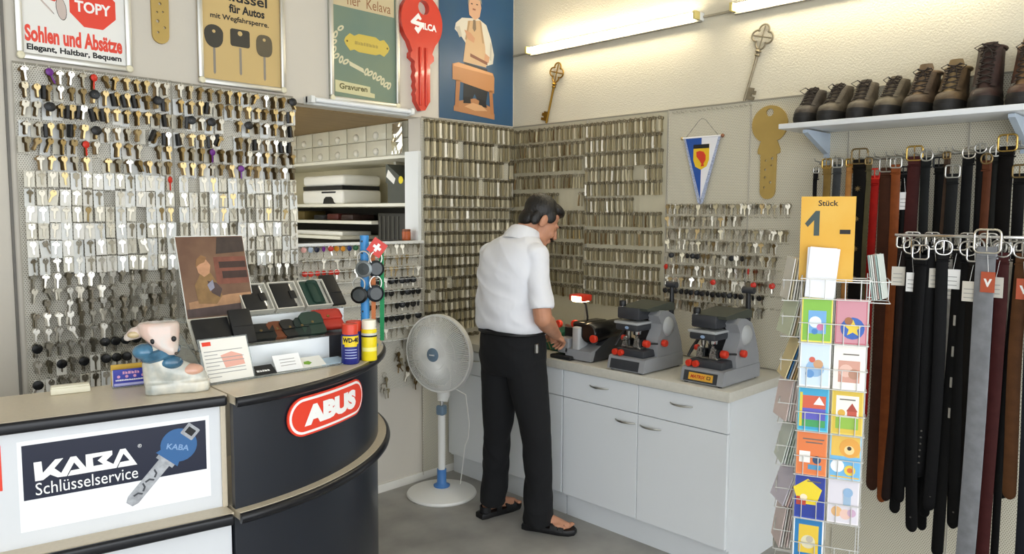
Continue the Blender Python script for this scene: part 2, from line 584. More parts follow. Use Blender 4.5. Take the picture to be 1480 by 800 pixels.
def key_board(side, u0, u1, z0, z1, m, label, th=0.008, edge=True, name='key_board'):
    """u0 is the viewer's left edge"""
    W_ = abs(u1 - u0)
    t = thing(name, label, 'key board', wp(side, u0, z0, 0.003), 180 if side == 'L' else 90)
    H = z1 - z0
    MB().box(0.002, W_ - 0.002, -th, 0, 0, H).build('perforated_sheet', m, t, smooth=None)
    if edge:
        MB().box(0, W_, -th - 0.004, -th, H - 0.006, H + 0.002).build('top_rim', m_edge, t, smooth=None)
        for x in (0.0, W_ - 0.004):
            MB().box(x, x + 0.004, -th - 0.003, -th, 0, H).build('side_rim', mat('board_rim', '#bdb8aa', 0.5), t, smooth=None)
    return t


def key_outline(bow='round', L=0.056, bw=0.0125, blade=0.0042, seed=0):
    rnd = random.Random(seed)
    pts = []
    zc = -bw * 0.55
    if bow == 'round':
        arc = [(bw * sin(a), zc + bw * cos(a)) for a in [rad(x) for x in range(-155, 156, 26)]]
    elif bow == 'square':
        b = bw
        arc = [(-b * .55, zc - b), (-b, zc - b * .7), (-b, zc + b * .7), (-b * .6, zc + b), (b * .6, zc + b), (b, zc + b * .7), (b, zc - b * .7), (b * .55, zc - b)]
    else:
        arc = []
        for c, s in (((-bw * .62, zc - bw * .1), -1), ((0, zc + bw * .45), 0), ((bw * .62, zc - bw * .1), 1)):
            for a in range(0, 5):
                t = rad(-130 + 65 * a + s * 75)
                arc.append((c[0] + bw * .58 * sin(t), c[1] + bw * .58 * cos(t)))
    right = [(blade * 1.25, zc - bw * 1.05), (blade, zc - bw * 1.25)]
    z = zc - bw * 1.25
    n = 5
    for i in range(n):
        z2 = z - (L + z) * (i + 1) / (n + 1)
        right.append((blade * (0.45 + 0.5 * rnd.random()), z2))
    right.append((blade * 0.3, -L))
    left = [(-blade * 0.6, -L + 0.002), (-blade, -L + 0.006), (-blade, zc - bw * 1.25), (-blade * 1.25, zc - bw * 1.05)]
    return arc + right + left


def key_mesh(name, bow, L=0.056, bw=0.0125, blade=0.0042, th=0.0024, hole=0.003):
    h = [circle(0, 0, hole, 6)] if hole else []
    return MB().prism(key_outline(bow, L, bw, blade, seed=len(name)), -th / 2, th / 2, h).mesh(name, None)


def lever_mesh(name, L, wd, bw=0.0112, m_bow=None, m_bl=None):
    """flat long key: ring bow (own material) and a straight blade with a bit"""
    ring_ = MB().prism(circle(0, -bw * 0.5, bw, 10), -0.0017, 0.0017, [circle(0, -bw * 0.45, bw * 0.5, 6)])
    nb = len(ring_.f)
    ring_.box(-wd * 0.5, wd * 0.5, -0.0016, 0.0016, -L, -bw * 1.35)
    ring_.prism([(wd * 0.4, -L + 0.002), (wd * 0.5 + 0.004, -L + 0.002), (wd * 0.5 + 0.004, -L + 0.007), (wd * 0.5 + 0.001, -L + 0.009), (wd * 0.5 + 0.004, -L + 0.011), (wd * 0.5 + 0.004, -L + 0.016), (wd * 0.4, -L + 0.016)], -0.0012, 0.0012)
    me = ring_.mesh(name, None)
    me.materials.append(m_bl)
    me.materials.append(m_bow)
    for i, p in enumerate(me.polygons):
        p.material_index = 1 if i < nb else 0
    return me


KM = {}


def kmesh(shape, m, sub=''):
    k = (shape, m.name, sub)
    if k not in KM:
        if shape.startswith('lever'):
            L, wd = {'lever_l': (0.106, 0.0165), 'lever_s': (0.064, 0.0165), 'lever_m': (0.083, 0.0105), 'lever_n': (0.072, 0.0105)}[shape]
            me = lever_mesh('lever_key', L, wd, m_bow=mat('key_bow_dark_metal', '#847b66', 0.4, 0.7), m_bl=m)
        else:
            me = key_mesh('key', {'r': 'round', 's': 'square', 't': 'tre'}[shape[0]], {'1': 0.055, '2': 0.06, '3': 0.05}[shape[1]])
            me.materials.append(m)
        KM[k] = me
    return KM[k]


_head = MB().lathe([(0.001, 0.0048), (0.011, 0.0046), (0.0155, 0.002), (0.0155, -0.002), (0.011, -0.0046), (0.001, -0.0048)], 12, T(0, 0, -0.010) @ RX(90)).mesh('plastic_head', 40)
HEADS = {}


def head_mesh(m):
    if m.name not in HEADS:
        me = _head.copy()
        me.materials.append(m)
        HEADS[m.name] = me
    return HEADS[m.name]


_cardm = []
for i, (wd, hg) in enumerate(((0.040, 0.062), (0.037, 0.058), (0.042, 0.066))):
    me = MB().prism([(-wd / 2, 0.008), (wd / 2, 0.008), (wd / 2, -hg), (-wd / 2, -hg)], -0.0006, 0.0006).mesh('card', None)
    me.materials.append((m_card, mat('ivory_card', '#ddd9ca', 0.6, noise=0.05), mat('cool_white_card', '#e6e8e6', 0.6, noise=0.03))[i])
    _cardm.append(me)
_packm = MB().rbox(-0.007, 0.007, -0.012, 0.012, -0.055, 0.0, 0.002, 1).mesh('pack', None)
_packm.materials.append(m_black)


def append_mesh(mb, me, mtx):
    if not hasattr(mb, 'mi'):
        mb.mi = []
    mb.add([v.co[:] for v in me.vertices], [tuple(p.vertices) for p in me.polygons], mtx)
    mb.mi += [p.material_index for p in me.polygons]


PILES = {}


def build_pile(mb, name, m, parent):
    """many keys in one mesh; bows keep their darker metal"""
    lab = {'keys_underneath': 'further keys stacked behind the front ones on the %s', 'brass_keys_underneath': 'further brass keys stacked behind the front ones on the %s',
           'keys_behind_display': 'keys on the %s covered by the counter display', 'keys_out_of_sight': 'keys on the %s covered by man and fan'}[name]
    me = bpy.data.meshes.new(name)
    me.from_pydata(mb.v, [], mb.f)
    me.materials.append(m)
    me.materials.append(mat('key_bow_dark_metal', '#847b66', 0.4, 0.7))
    me.polygons.foreach_set('material_index', mb.mi)
    o = link('stacked_keys', me, None)
    return tag(o, lab % parent['short'], 'keys', kind='stuff')


def hook(mb, side, u, z, ln=0.05, board=0.008):
    """wire hook in the board's own frame is built later; here in world"""
    if side == 'L':
        mb.box(u - 0.0011, u + 0.0011, board, ln, z - 0.0011, z + 0.0011)
        mb.box(u - 0.0011, u + 0.0011, ln - 0.002, ln, z, z + 0.009)
    else:
        mb.box(board, ln, u - 0.0011, u + 0.0011, z - 0.0011, z + 0.0011)
        mb.box(ln - 0.002, ln, u - 0.0011, u + 0.0011, z, z + 0.009)


def to_local(board, mb):
    bpy.context.view_layer.update()
    inv = board.matrix_world.inverted()
    mb.v = [tuple(inv @ Vector(p)) for p in mb.v]
    return mb


def hang_key(name, label, group, side, u, z, w, shape, m, tilt, yawj, card=None, head=None, pack=False, cat='key', cdep=0.006):
    o = link(name, kmesh(shape, m), None, wp(side, u, z, w))
    o.rotation_euler = (0, rad(tilt), rad((180 if side == 'L' else 90) + yawj))
    tag(o, label, cat, group)
    if card is not None:
        c = link('card', _cardm[card], o, (0, cdep, 0))
        c.rotation_euler = (0, rad(-tilt * 0.7), 0)
    if head is not None:
        hd_o = link('plastic_head', head_mesh(head), o)
        if head is m_black and side == 'L':
            hd_o.scale = (1.35, 1.3, 1.3)
    if pack:
        link('pack', _packm, o, (-0.021, 0.004, 0))
    return o


RK = random.Random(11)
# ---------------------------------------------------------------- large left board: two sheets
BL1 = key_board('L', 2.905, 2.275, 0.86, 2.29, m_perfL, 'perforated white key board sheet at the far left, behind the straight counter')
BL1['short'] = 'leftmost board sheet'
BL2 = key_board('L', 2.273, 1.655, 0.86, 2.288, m_perfL, 'perforated white key board sheet beside the service opening, behind the framed picture')
BL2['short'] = 'board sheet beside the opening'
ROWZ = [2.272, 2.205, 2.132, 2.05, 1.985, 1.913, 1.845, 1.77, 1.70, 1.628, 1.556, 1.483, 1.418, 1.357, 1.304, 1.251, 1.188, 1.122, 1.048, 0.968]
m_purple = mat('purple_plastic', '#6b2a86', 0.35)
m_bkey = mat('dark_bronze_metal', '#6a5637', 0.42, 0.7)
hid = {0: MB(), 1: MB()}
hk = {0: MB(), 1: MB()}
extra = {0: MB(), 1: MB()}
extra2 = {0: MB(), 1: MB()}
special = {(0, 2): m_purple, (0, 6): m_red, (5, 20): m_purple, (4, 5): m_red, (6, 13): m_red, (4, 17): m_purple}
for r, z in enumerate(ROWZ):
    for c in range(27):
        b = 0 if c < 14 else 1
        if b == 0:
            u = 2.905 - 0.032 - c * 0.0432
        else:
            u = 2.273 - 0.024 - (c - 14) * 0.0472
        rr = RK.random()
        if rr < 0.04 and r not in (9, 10, 11):
            hook(hk[b], 'L', u, z, 0.072)
            continue
        zz = z - 0.004 - RK.random() * 0.004
        hook(hk[b], 'L', u, z, 0.072)
        shape = RK.choice(['r1', 'r2', 's1', 't1', 't3', 'r3'])
        if r <= 5:
            m = RK.choice([m_brass, m_nickel2, m_brass, m_nickel, m_bronze])
        elif r <= 8:
            m = RK.choice([m_nickel, m_nickel2, m_nickel, m_brass, m_nickel2])
        else:
            m = RK.choice([m_nickel, m_nickel, m_nickel, m_nickel2])
        carded = (1 <= r <= 11) and RK.random() < (0.75 if r <= 4 else 0.95)
        if r == 0:
            carded = RK.random() < 0.15
        if r in (18, 19):
            carded = RK.random() < 0.4
        head = None
        if r >= 17 and RK.random() < 0.4:
            head = m_black
        if r <= 3 and RK.random() < 0.07:
            head = m_black
        if (r, c) in special:
            head = special[(r, c)]
            shape = 'r2'
        pack = (r in (1, 2, 3) and RK.random() < (0.3 if c < 20 else 0.12))
        tilt = RK.gauss(0, 4) if RK.random() > 0.06 else RK.choice([-1, 1]) * 24
        yj = RK.gauss(0, 14)
        # what stands in front of the board
        hidden = (z < 1.20 and u < 2.36) or (z < 1.29 and u < 2.24) or (1.25 < z < 1.55 and 1.86 + (z - 1.25) * 0.4 < u < 2.13 + (z - 1.25) * 0.35) or (z < 0.99 and u < 2.55 and u > 2.4)
        if hidden:
            M = T(u, 0.03, zz) @ RZ(180 + yj) @ RY(tilt)
            append_mesh(hid[b], kmesh(shape, m), M)
            continue
        mw_ = {m_brass: 'brass', m_nickel: 'bright nickel', m_nickel2: 'dull nickel', m_bronze: 'aged brass'}[m]
        if head is not None:
            desc = {m_black: 'black-headed', m_purple: 'purple-headed', m_red: 'red-headed'}[head] + ' key'
        else:
            desc = mw_ + ' key'
        row_s = rows_word(r) + ' row'
        lab = '%s%s, %s, %s from left, on large left board' % (desc, ' on card' if carded else '', row_s, rows_word(c))
        hang_key('carded_key' if carded else 'house_key', lab, 'keys on cards on the large left board' if carded else 'bare keys on the large left board',
                 'L', u, zz, 0.056 + RK.random() * 0.008, shape, special.get((r, c)) or m, tilt, yj, RK.randrange(3) if carded else None, head, pack, cdep=0.040 if r <= 5 else 0.006)
        # a second key deeper on the same hook
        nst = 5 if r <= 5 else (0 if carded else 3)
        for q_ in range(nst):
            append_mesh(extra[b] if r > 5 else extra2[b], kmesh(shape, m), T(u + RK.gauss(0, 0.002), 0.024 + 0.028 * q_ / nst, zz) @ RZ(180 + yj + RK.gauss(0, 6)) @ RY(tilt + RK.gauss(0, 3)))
for b, B in ((0, BL1), (1, BL2)):
    tag(to_local(B, hk[b]).build('wire_hooks', m_wire, B, smooth=None), kind='stuff')
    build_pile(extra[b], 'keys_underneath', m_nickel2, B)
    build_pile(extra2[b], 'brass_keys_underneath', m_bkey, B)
    if hid[b].v:
        build_pile(hid[b], 'keys_behind_display', m_nickel2, B)

# ---------------------------------------------------------------- sheet of lever keys between opening and corner
BP = key_board('L', 0.80, 0.012, 0.03, 2.266, m_perfR, 'perforated sheet full of lever keys between the service opening and the corner')
BP['short'] = 'corner sheet'
m_lev = mat('lever_key_steel', '#c8bfa4', 0.42, 0.4)
m_lev2 = mat('lever_key_dark_steel', '#9f9475', 0.42, 0.45)
m_lev3 = mat('lever_key_bright_steel', '#e6e1d4', 0.35, 0.4)
hkp, exp_, hidp = MB(), MB(), MB()
P2Z = [2.250, 2.136, 2.022, 1.905, 1.790, 1.714, 1.638, 1.562, 1.490, 1.42, 1.35, 1.277, 1.205, 1.135, 1.068, 1.003, 0.90]
for r, z in enumerate(P2Z):
    for c in range(17):
        u = 0.775 - c * 0.0452
        hook(hkp, 'L', u, z, 0.06)
        if RK.random() < 0.03 or (r > 14 and c < 5):
            continue
        m = RK.choice([m_lev, m_lev, m_lev2, m_lev3])
        shape = 'lever_l' if r < 4 else 'lever_s'
        zz = z - 0.003 * RK.random()
        behind = (u < 0.36 and z < 1.62 - 0) or (u < 0.30 and z < 1.66) or (z < 0.98 and 0.25 < u < 0.66)
        for k in range(3):
            append_mesh(exp_, kmesh(shape, m_lev), T(u + RK.gauss(0, 0.004), 0.016 + 0.011 * k, zz) @ RZ(180 + RK.gauss(0, 8)) @ RY(RK.gauss(0, 1.2)))
        if behind:
            append_mesh(hidp, kmesh(shape, m), T(u, 0.048, zz) @ RZ(180 + RK.gauss(0, 20)))
            continue
        hang_key('lever_key', '%s steel lever key, %s row, %s from the opening, on the corner sheet' % ({m_lev: 'plain', m_lev2: 'dark', m_lev3: 'bright'}[m], rows_word(r), rows_word(c)),
                 'lever keys between opening and corner', 'L', u, zz, 0.046 + RK.random() * 0.008, shape, m, RK.gauss(0, 0.8), RK.gauss(0, 9))
tag(to_local(BP, hkp).build('wire_hooks', m_wire, BP, smooth=None), kind='stuff')
build_pile(exp_, 'keys_underneath', m_lev, BP)
build_pile(hidp, 'keys_out_of_sight', m_lev, BP)

# ---------------------------------------------------------------- two sheets on the plaster wall
BA = key_board('R', 0.014, 0.665, 0.89, 2.268, m_panel, 'key sheet on the plaster wall directly right of the room corner')
BA['short'] = 'plaster wall sheet by the corner'
BB = key_board('R', 0.668, 1.252, 0.89, 2.268, m_panel, 'key sheet on the plaster wall between corner sheet and pennant')
BB['short'] = 'plaster wall sheet by the pennant'
hkA, hkB, exA, exB, hdA = MB(), MB(), MB(), MB(), MB()
AZ = [2.235, 2.135, 2.040, 1.930, 1.815, 1.70, 1.60, 1.50, 1.41, 1.32, 1.23]
for r, z in enumerate(AZ):
    for c in range(15):
        u = 0.035 + c * 0.0435
        if r in (3, 4) and 9 < c < 14 and r == 4:
            continue
        hook(hkA, 'R', u, z, 0.06)
        m = RK.choice([m_lev2, m_lev, m_lev2, m_bkey])
        shape = 'lever_m' if r < 6 else 'lever_n'
        yj = RK.gauss(0, 16)
        for k in range(2):
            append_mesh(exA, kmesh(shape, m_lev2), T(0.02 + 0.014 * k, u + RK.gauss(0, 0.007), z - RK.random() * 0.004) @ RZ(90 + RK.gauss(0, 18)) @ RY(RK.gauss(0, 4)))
        if r >= 5 and c < 11:
            append_mesh(hdA, kmesh(shape, m), T(0.05, u, z) @ RZ(90 + yj))
            continue
        gold = r == 6 and c > 11
        hang_key('barrel_key', '%s barrel key, %s row, %s from the corner on the plaster wall sheet' % ('shiny brass' if gold else {m_lev: 'plain steel', m_lev2: 'dark steel', m_bkey: 'dark bronze'}[m], rows_word(r), rows_word(c)),
                 'barrel keys on the plaster wall', 'R', u, z - RK.random() * 0.006, 0.05 + RK.random() * 0.008, shape, m_brass if gold else m, RK.gauss(0, 2.5), yj)
BZ = [2.235, 2.145, 2.052, 1.960, 1.878, 1.778, 1.692, 1.584, 1.471, 1.375, 1.29, 1.20]
for r, z in enumerate(BZ):
    for c in range(14):
        u = 0.695 + c * 0.0405
        if (r == 5 and c > 8) or (r == 3 and 9 <= c <= 10):
            continue
        hook(hkB, 'R', u, z, 0.06)
        m = RK.choice([m_lev2, m_lev, m_lev3, m_lev]) if r not in (6, 7) else RK.choice([m_lev2, m_bkey, m_lev])
        shape = 'lever_m' if r < 8 else 'lever_n'
        for k in range(2):
            append_mesh(exB, kmesh(shape, m_lev2 if r in (5, 6, 7) else m_lev), T(0.02 + 0.014 * k, u + RK.gauss(0, 0.006), z - RK.random() * 0.003) @ RZ(90 + RK.gauss(0, 14)) @ RY(RK.gauss(0, 2)))
        hang_key('barrel_key', '%s barrel key, %s row, %s from left on the sheet beside the pennant' % ({m_lev: 'plain steel', m_lev2: 'dark steel', m_bkey: 'dark bronze', m_lev3: 'bright steel'}[m], rows_word(r), rows_word(c)),
                 'barrel keys on the plaster wall', 'R', u, z - RK.random() * 0.004, 0.05 + RK.random() * 0.008, shape, m, RK.gauss(0, 1.5), RK.gauss(0, 14))
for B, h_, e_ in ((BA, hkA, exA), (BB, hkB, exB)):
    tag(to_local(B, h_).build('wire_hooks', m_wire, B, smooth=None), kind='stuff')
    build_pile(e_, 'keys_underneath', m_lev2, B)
build_pile(hdA, 'keys_out_of_sight', m_lev2, BA)

# ---------------------------------------------------------------- perforated sheets under the shoe shelf, behind belts
SEAM = [1.255, 1.755, 2.255, 2.755, 3.255, 3.755]
PL = ['behind the pennant', 'behind the large flat brass key', 'under the low shoes, behind the spinner', 'behind the belts under the tall boots', 'at the far right behind the last belts']
PB = []
for i in range(5):
    PB.append(key_board('R', SEAM[i] + 0.001, SEAM[i + 1] - 0.001, 0.02 if i >= 2 else 0.89, 2.270, m_perfR,
                        'perforated cream wall sheet ' + PL[i], edge=True, name='perforated_board'))
for _i, _d in enumerate(('perforated sheet below the pennant', 'perforated sheet below the flat brass key')):
    PB[_i]['short'] = _d
R3Z = [1.735, 1.670, 1.602, 1.536, 1.466, 1.398, 1.332, 1.265, 1.20]
hk3, ex3 = [MB(), MB()], [MB(), MB()]
for r, z in enumerate(R3Z):
    for c in range(22):
        u = 1.28 + c * 0.0335
        b = 0 if u < 1.755 else 1
        hook(hk3[b], 'R', u, z, 0.055)
        if r == 1 and c > 13:
            continue
        if u > 1.93 and z < 1.6:
            continue
        if r >= 7 and c > 17:
            continue
        m = RK.choice([m_lev2, m_nickel2, m_bronze, m_nickel2, m_lev])
        if r in (5, 6):
            m = RK.choice([m_nickel, m_nickel2, m_bronze])
        head = None
        if r in (5, 6) and RK.random() < 0.14:
            head = m_red
        elif r == 7 or (r in (4,) and RK.random() < 0.3):
            head = m_black
        shape = RK.choice(['r1', 'r3', 's3', 't3', 't1'])
        append_mesh(ex3[b], kmesh(shape, m_nickel2), T(0.02, u + RK.gauss(0, 0.004), z) @ RZ(90 + RK.gauss(0, 40)))
        mw_ = {m_lev2: 'dark steel', m_nickel2: 'dull nickel', m_bronze: 'aged brass', m_nickel: 'bright nickel', m_lev: 'plain steel'}[m]
        hd = '' if head is None else (' red-headed' if head is m_red else ' black-headed')
        hang_key('cylinder_key', '%s%s cylinder key, %s row below the pennant, %s from left' % (mw_, hd, rows_word(r), rows_word(c)), 'cylinder keys above the cutting machines',
                 'R', u, z - RK.random() * 0.004, 0.036 + RK.random() * 0.012, shape, m, RK.gauss(0, 5), RK.gauss(0, 35), head=head)
for b in (0, 1):
    tag(to_local(PB[b], hk3[b]).build('wire_hooks', m_wire, PB[b], smooth=None), kind='stuff')
    build_pile(ex3[b], 'keys_underneath', m_nickel2, PB[b])
hx = MB()
for c in range(18):
    hook(hx, 'R', 1.30 + c * 0.027, 2.245, 0.04)
tag(to_local(PB[0], hx).build('empty_hooks', m_wire, PB[0], smooth=None), kind='stuff')

# ---------------------------------------------------------------- rack of coloured keys under the opening
RK0 = key_board('L', 1.645, 0.815, 0.62, 1.495, m_perfL, 'perforated key rack sheet under the service opening', name='key_rack')
for i, z in enumerate((1.462, 1.395, 1.33, 1.262, 1.19, 1.115, 1.04, 0.965)):
    MB().box(0.01, 0.82, -0.05, -0.008, z - 0.62 - 0.042, z - 0.62 - 0.040).build('ledge', m_white, RK0, smooth=None)
RZ_ = [1.494, 1.428, 1.362, 1.296, 1.224, 1.148, 1.073, 0.998, 0.92]
cols = ['#e3a9a0', '#9fb0c4', '#20253a', '#6b2a86', '#b8281f', '#d08a1d', '#d08a1d', '#1e2c6b', '#14532f', '#b9b3a0']
cname = ['pink', 'pale blue', 'navy', 'purple', 'red', 'amber', 'amber', 'blue', 'green', 'ivory']
hk4 = MB()
for r, z in enumerate(RZ_):
    for c in range(20):
        u = 1.62 - c * 0.0405
        hook(hk4, 'L', u, z, 0.05)
        if z < 1.30 and u > 1.24:
            continue
        if z > 1.3 and 1.13 < u < 1.18:
            continue
        if z < 1.0 and u > 1.1 or z < 0.99 and u > 0.98:
            continue
        head = None
        dn = ''
        if r == 0 and c < 10:
            head = mat('key_head_' + cname[c].replace(' ', '_'), cols[c], 0.4)
            dn = cname[c] + '-headed '
        elif r == 2 and c < 6:
            head = m_red
            dn = 'red-headed '
        elif r in (3, 5, 6, 4) and RK.random() < 0.7 and c > 8:
            head = m_black
            dn = 'black-headed '
        m = RK.choice([m_nickel, m_nickel2, m_brass if r in (1, 2) else m_nickel2])
        mw_ = {m_nickel: 'bright nickel', m_nickel2: 'dull nickel', m_brass: 'brass'}[m]
        hang_key('rack_key', '%s%s key, %s row of the rack under the opening, %s from left' % (dn, mw_, rows_word(r), rows_word(c)), 'keys on the rack under the opening',
                 'L', u, z - RK.random() * 0.004, 0.036 + RK.random() * 0.008, RK.choice(['r1', 't1', 's3']), m, RK.gauss(0, 6), RK.gauss(0, 25), head=head)
tag(to_local(RK0, hk4).build('wire_hooks', m_wire, RK0, smooth=None), kind='stuff')
# key-ring bunches hanging under the rack
for i, (u, z) in enumerate(((1.20, 0.80), (1.10, 0.72), (1.0, 0.86), (0.93, 0.80), (0.88, 0.74))):
    t = thing('key_bunch', '%s bunch of loose keys hanging below the rack beside the fan' % rows_word(i), 'key bunch', (u, 0.02, z), 180, 'key bunches below the rack')
    MB().tube([(0.016 * cos(a), -0.01, 0.016 * sin(a)) for a in [2 * pi * k / 14 for k in range(14)]], 0.0015, 5, closed=True).build('ring', m_wire, t)
    for k in range(7):
        kk = link('key', kmesh(RK.choice(['r1', 's1', 't1']), RK.choice([m_nickel2, m_bkey, m_lev2])), t, (RK.gauss(0, 0.012), -0.012 - 0.003 * k, -0.018 - 0.035 * (k % 3)))
        kk.rotation_euler = (0, RK.gauss(0, 0.35), RK.gauss(0, 0.5))
# ================================================================== signs and decoration on the walls
def snap_frame(t, W_, H, paper, bw=0.026):
    """aluminium snap frame with rounded corner caps; opening 0..W_, 0..H"""
    MB().box(0.004, W_ - 0.004, -0.008, 0, 0.004, H - 0.004).build('backing', paper, t, smooth=None)
    for nm, a in (('frame_bar', (0.0, W_, 0.0, bw)), ('frame_bar', (0.0, W_, H - bw, H)), ('frame_bar', (0.0, bw, bw, H - bw)), ('frame_bar', (W_ - bw, W_, bw, H - bw))):
        MB().rbox(a[0], a[1], -0.024, -0.006, a[2], a[3], 0.006, 2).build(nm, m_alu, t)
    for x in (bw * 0.55, W_ - bw * 0.55):
        MB().lathe([(0.001, 0.006), (bw * 0.5, 0.004), (bw * 0.62, 0.0)], 14, T(x, -0.023, bw * 0.55) @ RX(90)).build('corner_cap', mat('cream_cap', '#ded8bc', 0.3), t)


m_paper = mat('sign_paper', '#e9e8e3', 0.55)
# --- soles and heels sign
t = thing('framed_sign', 'framed white sign with red octagon advertising soles and heels', 'sign', (2.888, 0.0, 2.305), 180)
snap_frame(t, 0.445, 0.80, m_paper)
X = lambda u: 2.888 - u
Z = lambda z: z - 2.305
flat([(X(2.594) + 0.098 * cos(rad(22.5 + 45 * i)), Z(2.565) + 0.098 * sin(rad(22.5 + 45 * i))) for i in range(8)], -0.0082, m_inkred, t, 'red_octagon')
text('TOPY', (X(2.665), X(2.523), Z(2.535), Z(2.583)), -0.0092, m_inkwhite, t, bold=0.03)
text('Sohlen und Absätze', (X(2.854), X(2.481), Z(2.381), Z(2.450)), -0.0085, m_inkred, t, bold=0.042)
text('Elegant, Haltbar, Bequem', (X(2.849), X(2.486), Z(2.340), Z(2.372)), -0.0085, m_ink, t, bold=0.035)
m_slip = mat('slipper_print', '#c8b8b0', 0.6)
for cx, cz, an in ((2.778, 2.545, 40), (2.716, 2.535, 5), (2.80, 2.62, 50)):
    pts = [(X(cx) + 0.018 * cos(a) * cos(rad(an)) - 0.045 * sin(a) * sin(rad(-an)), Z(cz) + 0.018 * cos(a) * sin(rad(-an)) - 0.045 * sin(a) * cos(rad(an))) for a in [2 * pi * k / 16 for k in range(16)]]
    flat(pts, -0.0083, m_slip, t, 'printed_sole')
    MB().prism([(X(cx) + (x - X(cx)) * 1.12, Z(cz) + (z - Z(cz)) * 1.06) for x, z in pts], -0.0083, -0.0082).build('sole_outline', m_ink, t, smooth=None)
flat([(X(2.80), Z(2.57)), (X(2.74), Z(2.56)), (X(2.70), Z(2.60)), (X(2.76), Z(2.63))], -0.0086, m_inkred, t, 'printed_flash')

# --- flat brass key between the signs (lower end visible)
m_brassflat = mat('matt_brass_sheet', '#b59a58', 0.5, 0.4, noise=0.08)
def sheet_key(t, W_, shaft, L, hole_r, dots, th=0.012):
    r = W_ / 2
    arc = [(r * sin(rad(a)), L - r + r * cos(rad(a))) for a in range(-148, 149, 8)]
    s = shaft / 2
    nk = L - 2 * r
    right = [(s * 1.02, nk + 0.015), (s * 1.45, nk - 0.03), (s * 1.45, nk - 0.05), (s * 1.05, nk - 0.056)]
    tip = [(s * cos(rad(a)), s + s * sin(rad(a))) for a in range(0, -181, -20)]
    left = [(-x, z) for x, z in reversed(right)]
    hs = [circle(0, L - 0.035, hole_r, 14)] + [circle(x, z, q, 8) for x, z, q in dots]
    MB().prism(arc + right + tip + left, -th, 0, hs).build('key_plate', m_brassflat, t, smooth=None)
t = thing('flat_brass_key', 'large flat brass key cut-out between the two left signs', 'wall ornament', (2.313, 0, 2.455), 180)
sheet_key(t, 0.175, 0.075, 0.46, 0.02, [(-0.012, 0.05, 0.006), (0.018, 0.075, 0.006), (-0.012, 0.10, 0.008), (0.012, 0.145, 0.005), (-0.014, 0.14, 0.005), (0.0, 0.18, 0.007)])

# --- car key sign
m_tan = mat('tan_poster_paper', '#c8ad74', 0.5, noise=0.05, nscale=2)
t = thing('framed_sign', 'framed tan sign showing three car keys', 'sign', (2.146, 0.0, 2.30), 180)
snap_frame(t, 0.452, 0.62, m_tan)
X = lambda u: 2.146 - u
Z = lambda z: z - 2.30
text('Schlüssel', (X(2.09), X(1.785), Z(2.715), Z(2.765)), -0.0085, m_ink, t, bold=0.02)
text('für Autos', (X(1.985), X(1.80), Z(2.66), Z(2.702)), -0.0085, m_ink, t, bold=0.035)
text('mit Wegfahrsperre.', (X(2.079), X(1.778), Z(2.612), Z(2.645)), -0.0085, m_ink, t, bold=0.025)
m_blade = mat('printed_blade_grey', '#8a8378', 0.4)
for cx, cz, shp in ((2.064, 2.525, 0), (1.932, 2.535, 1), (1.805, 2.525, 2)):
    x, z = X(cx), Z(cz)
    if shp == 0:
        pl = [(x + .048 * cos(a) * (1 if sin(a) > 0 else .96), z + .012 + (.05 if sin(a) > 0 else .06) * abs(sin(a)) ** .8 * (1 if sin(a) > 0 else -1)) for a in [2 * pi * k / 24 for k in range(24)]]
    elif shp == 1:
        pl = rrect(x - .05, x + .05, z - .035, z + .05, .012)
    else:
        pl = [(x + .044 * abs(cos(a)) ** .7 * (1 if cos(a) > 0 else -1), z + .055 * abs(sin(a)) ** .7 * (1 if sin(a) > 0 else -1)) for a in [2 * pi * k / 24 for k in range(24)]]
    flat(pl, -0.0088, mat('printed_key_head', '#3a372f', 0.35) if shp < 2 else mat('printed_key_head_brown', '#5c5340', 0.35), t, 'printed_key_head')
    flat([(x - .006, z - .04), (x + .006, z - .04), (x + .006, z - .165), (x, z - .175), (x - .006, z - .165)], -0.0084, m_blade, t, 'printed_key_blade')
    flat(circle(x, z + .03, .012 if shp == 1 else .008, 12), -0.0092, m_tan, t, 'printed_key_eye')

# --- engraving sign
m_teal = mat('teal_poster_paper', '#5f7a74', 0.5, col2='#7d8a70', nscale=1.6)
t = thing('framed_sign', 'framed teal sign with bracelet chain advertising engraving', 'sign', (1.432, 0.0, 2.296), 180)
snap_frame(t, 0.468, 0.69, m_teal)
X = lambda u: 1.432 - u
Z = lambda z: z - 2.296
flat(quad(X(1.403), X(0.995), Z(2.815), Z(2.955)), -0.0083, mat('pale_band_paper', '#c5b692', 0.5), t, 'name_band')
text('ner  Kelava', (X(1.31), X(1.02), Z(2.83), Z(2.885)), -0.0092, mat('brown_ink', '#8a5a3a', 0.6), t)
pl = [(-.15, -.02), (-.16, 0), (-.15, .02), (-.12, .045), (-.09, .035), (-.06, .05), (.06, .05), (.09, .035), (.12, .045), (.15, .02), (.16, 0), (.15, -.02), (.12, -.05), (.09, -.04), (.06, -.05), (-.06, -.05), (-.09, -.04), (-.12, -.05)]
flat([(X(1.182) + x * .95, Z(2.632) + z) for x, z in pl], -0.0086, mat('yellow_plate_print', '#c9b24e', 0.4), t, 'printed_nameplate')
scribble((X(1.265), X(1.10), Z(2.622), Z(2.640)), -0.0093, mat('faded_ink', '#a8954a', 0.6), t, 2)
for _x in (1.315, 1.045):
    flat(circle(X(_x), Z(2.632), .006, 10), -0.0093, mat('dark_rivet_print', '#6e5a20', 0.5), t, 'printed_rivet')
m_chain = mat('printed_chain', '#cfc9a8', 0.4)
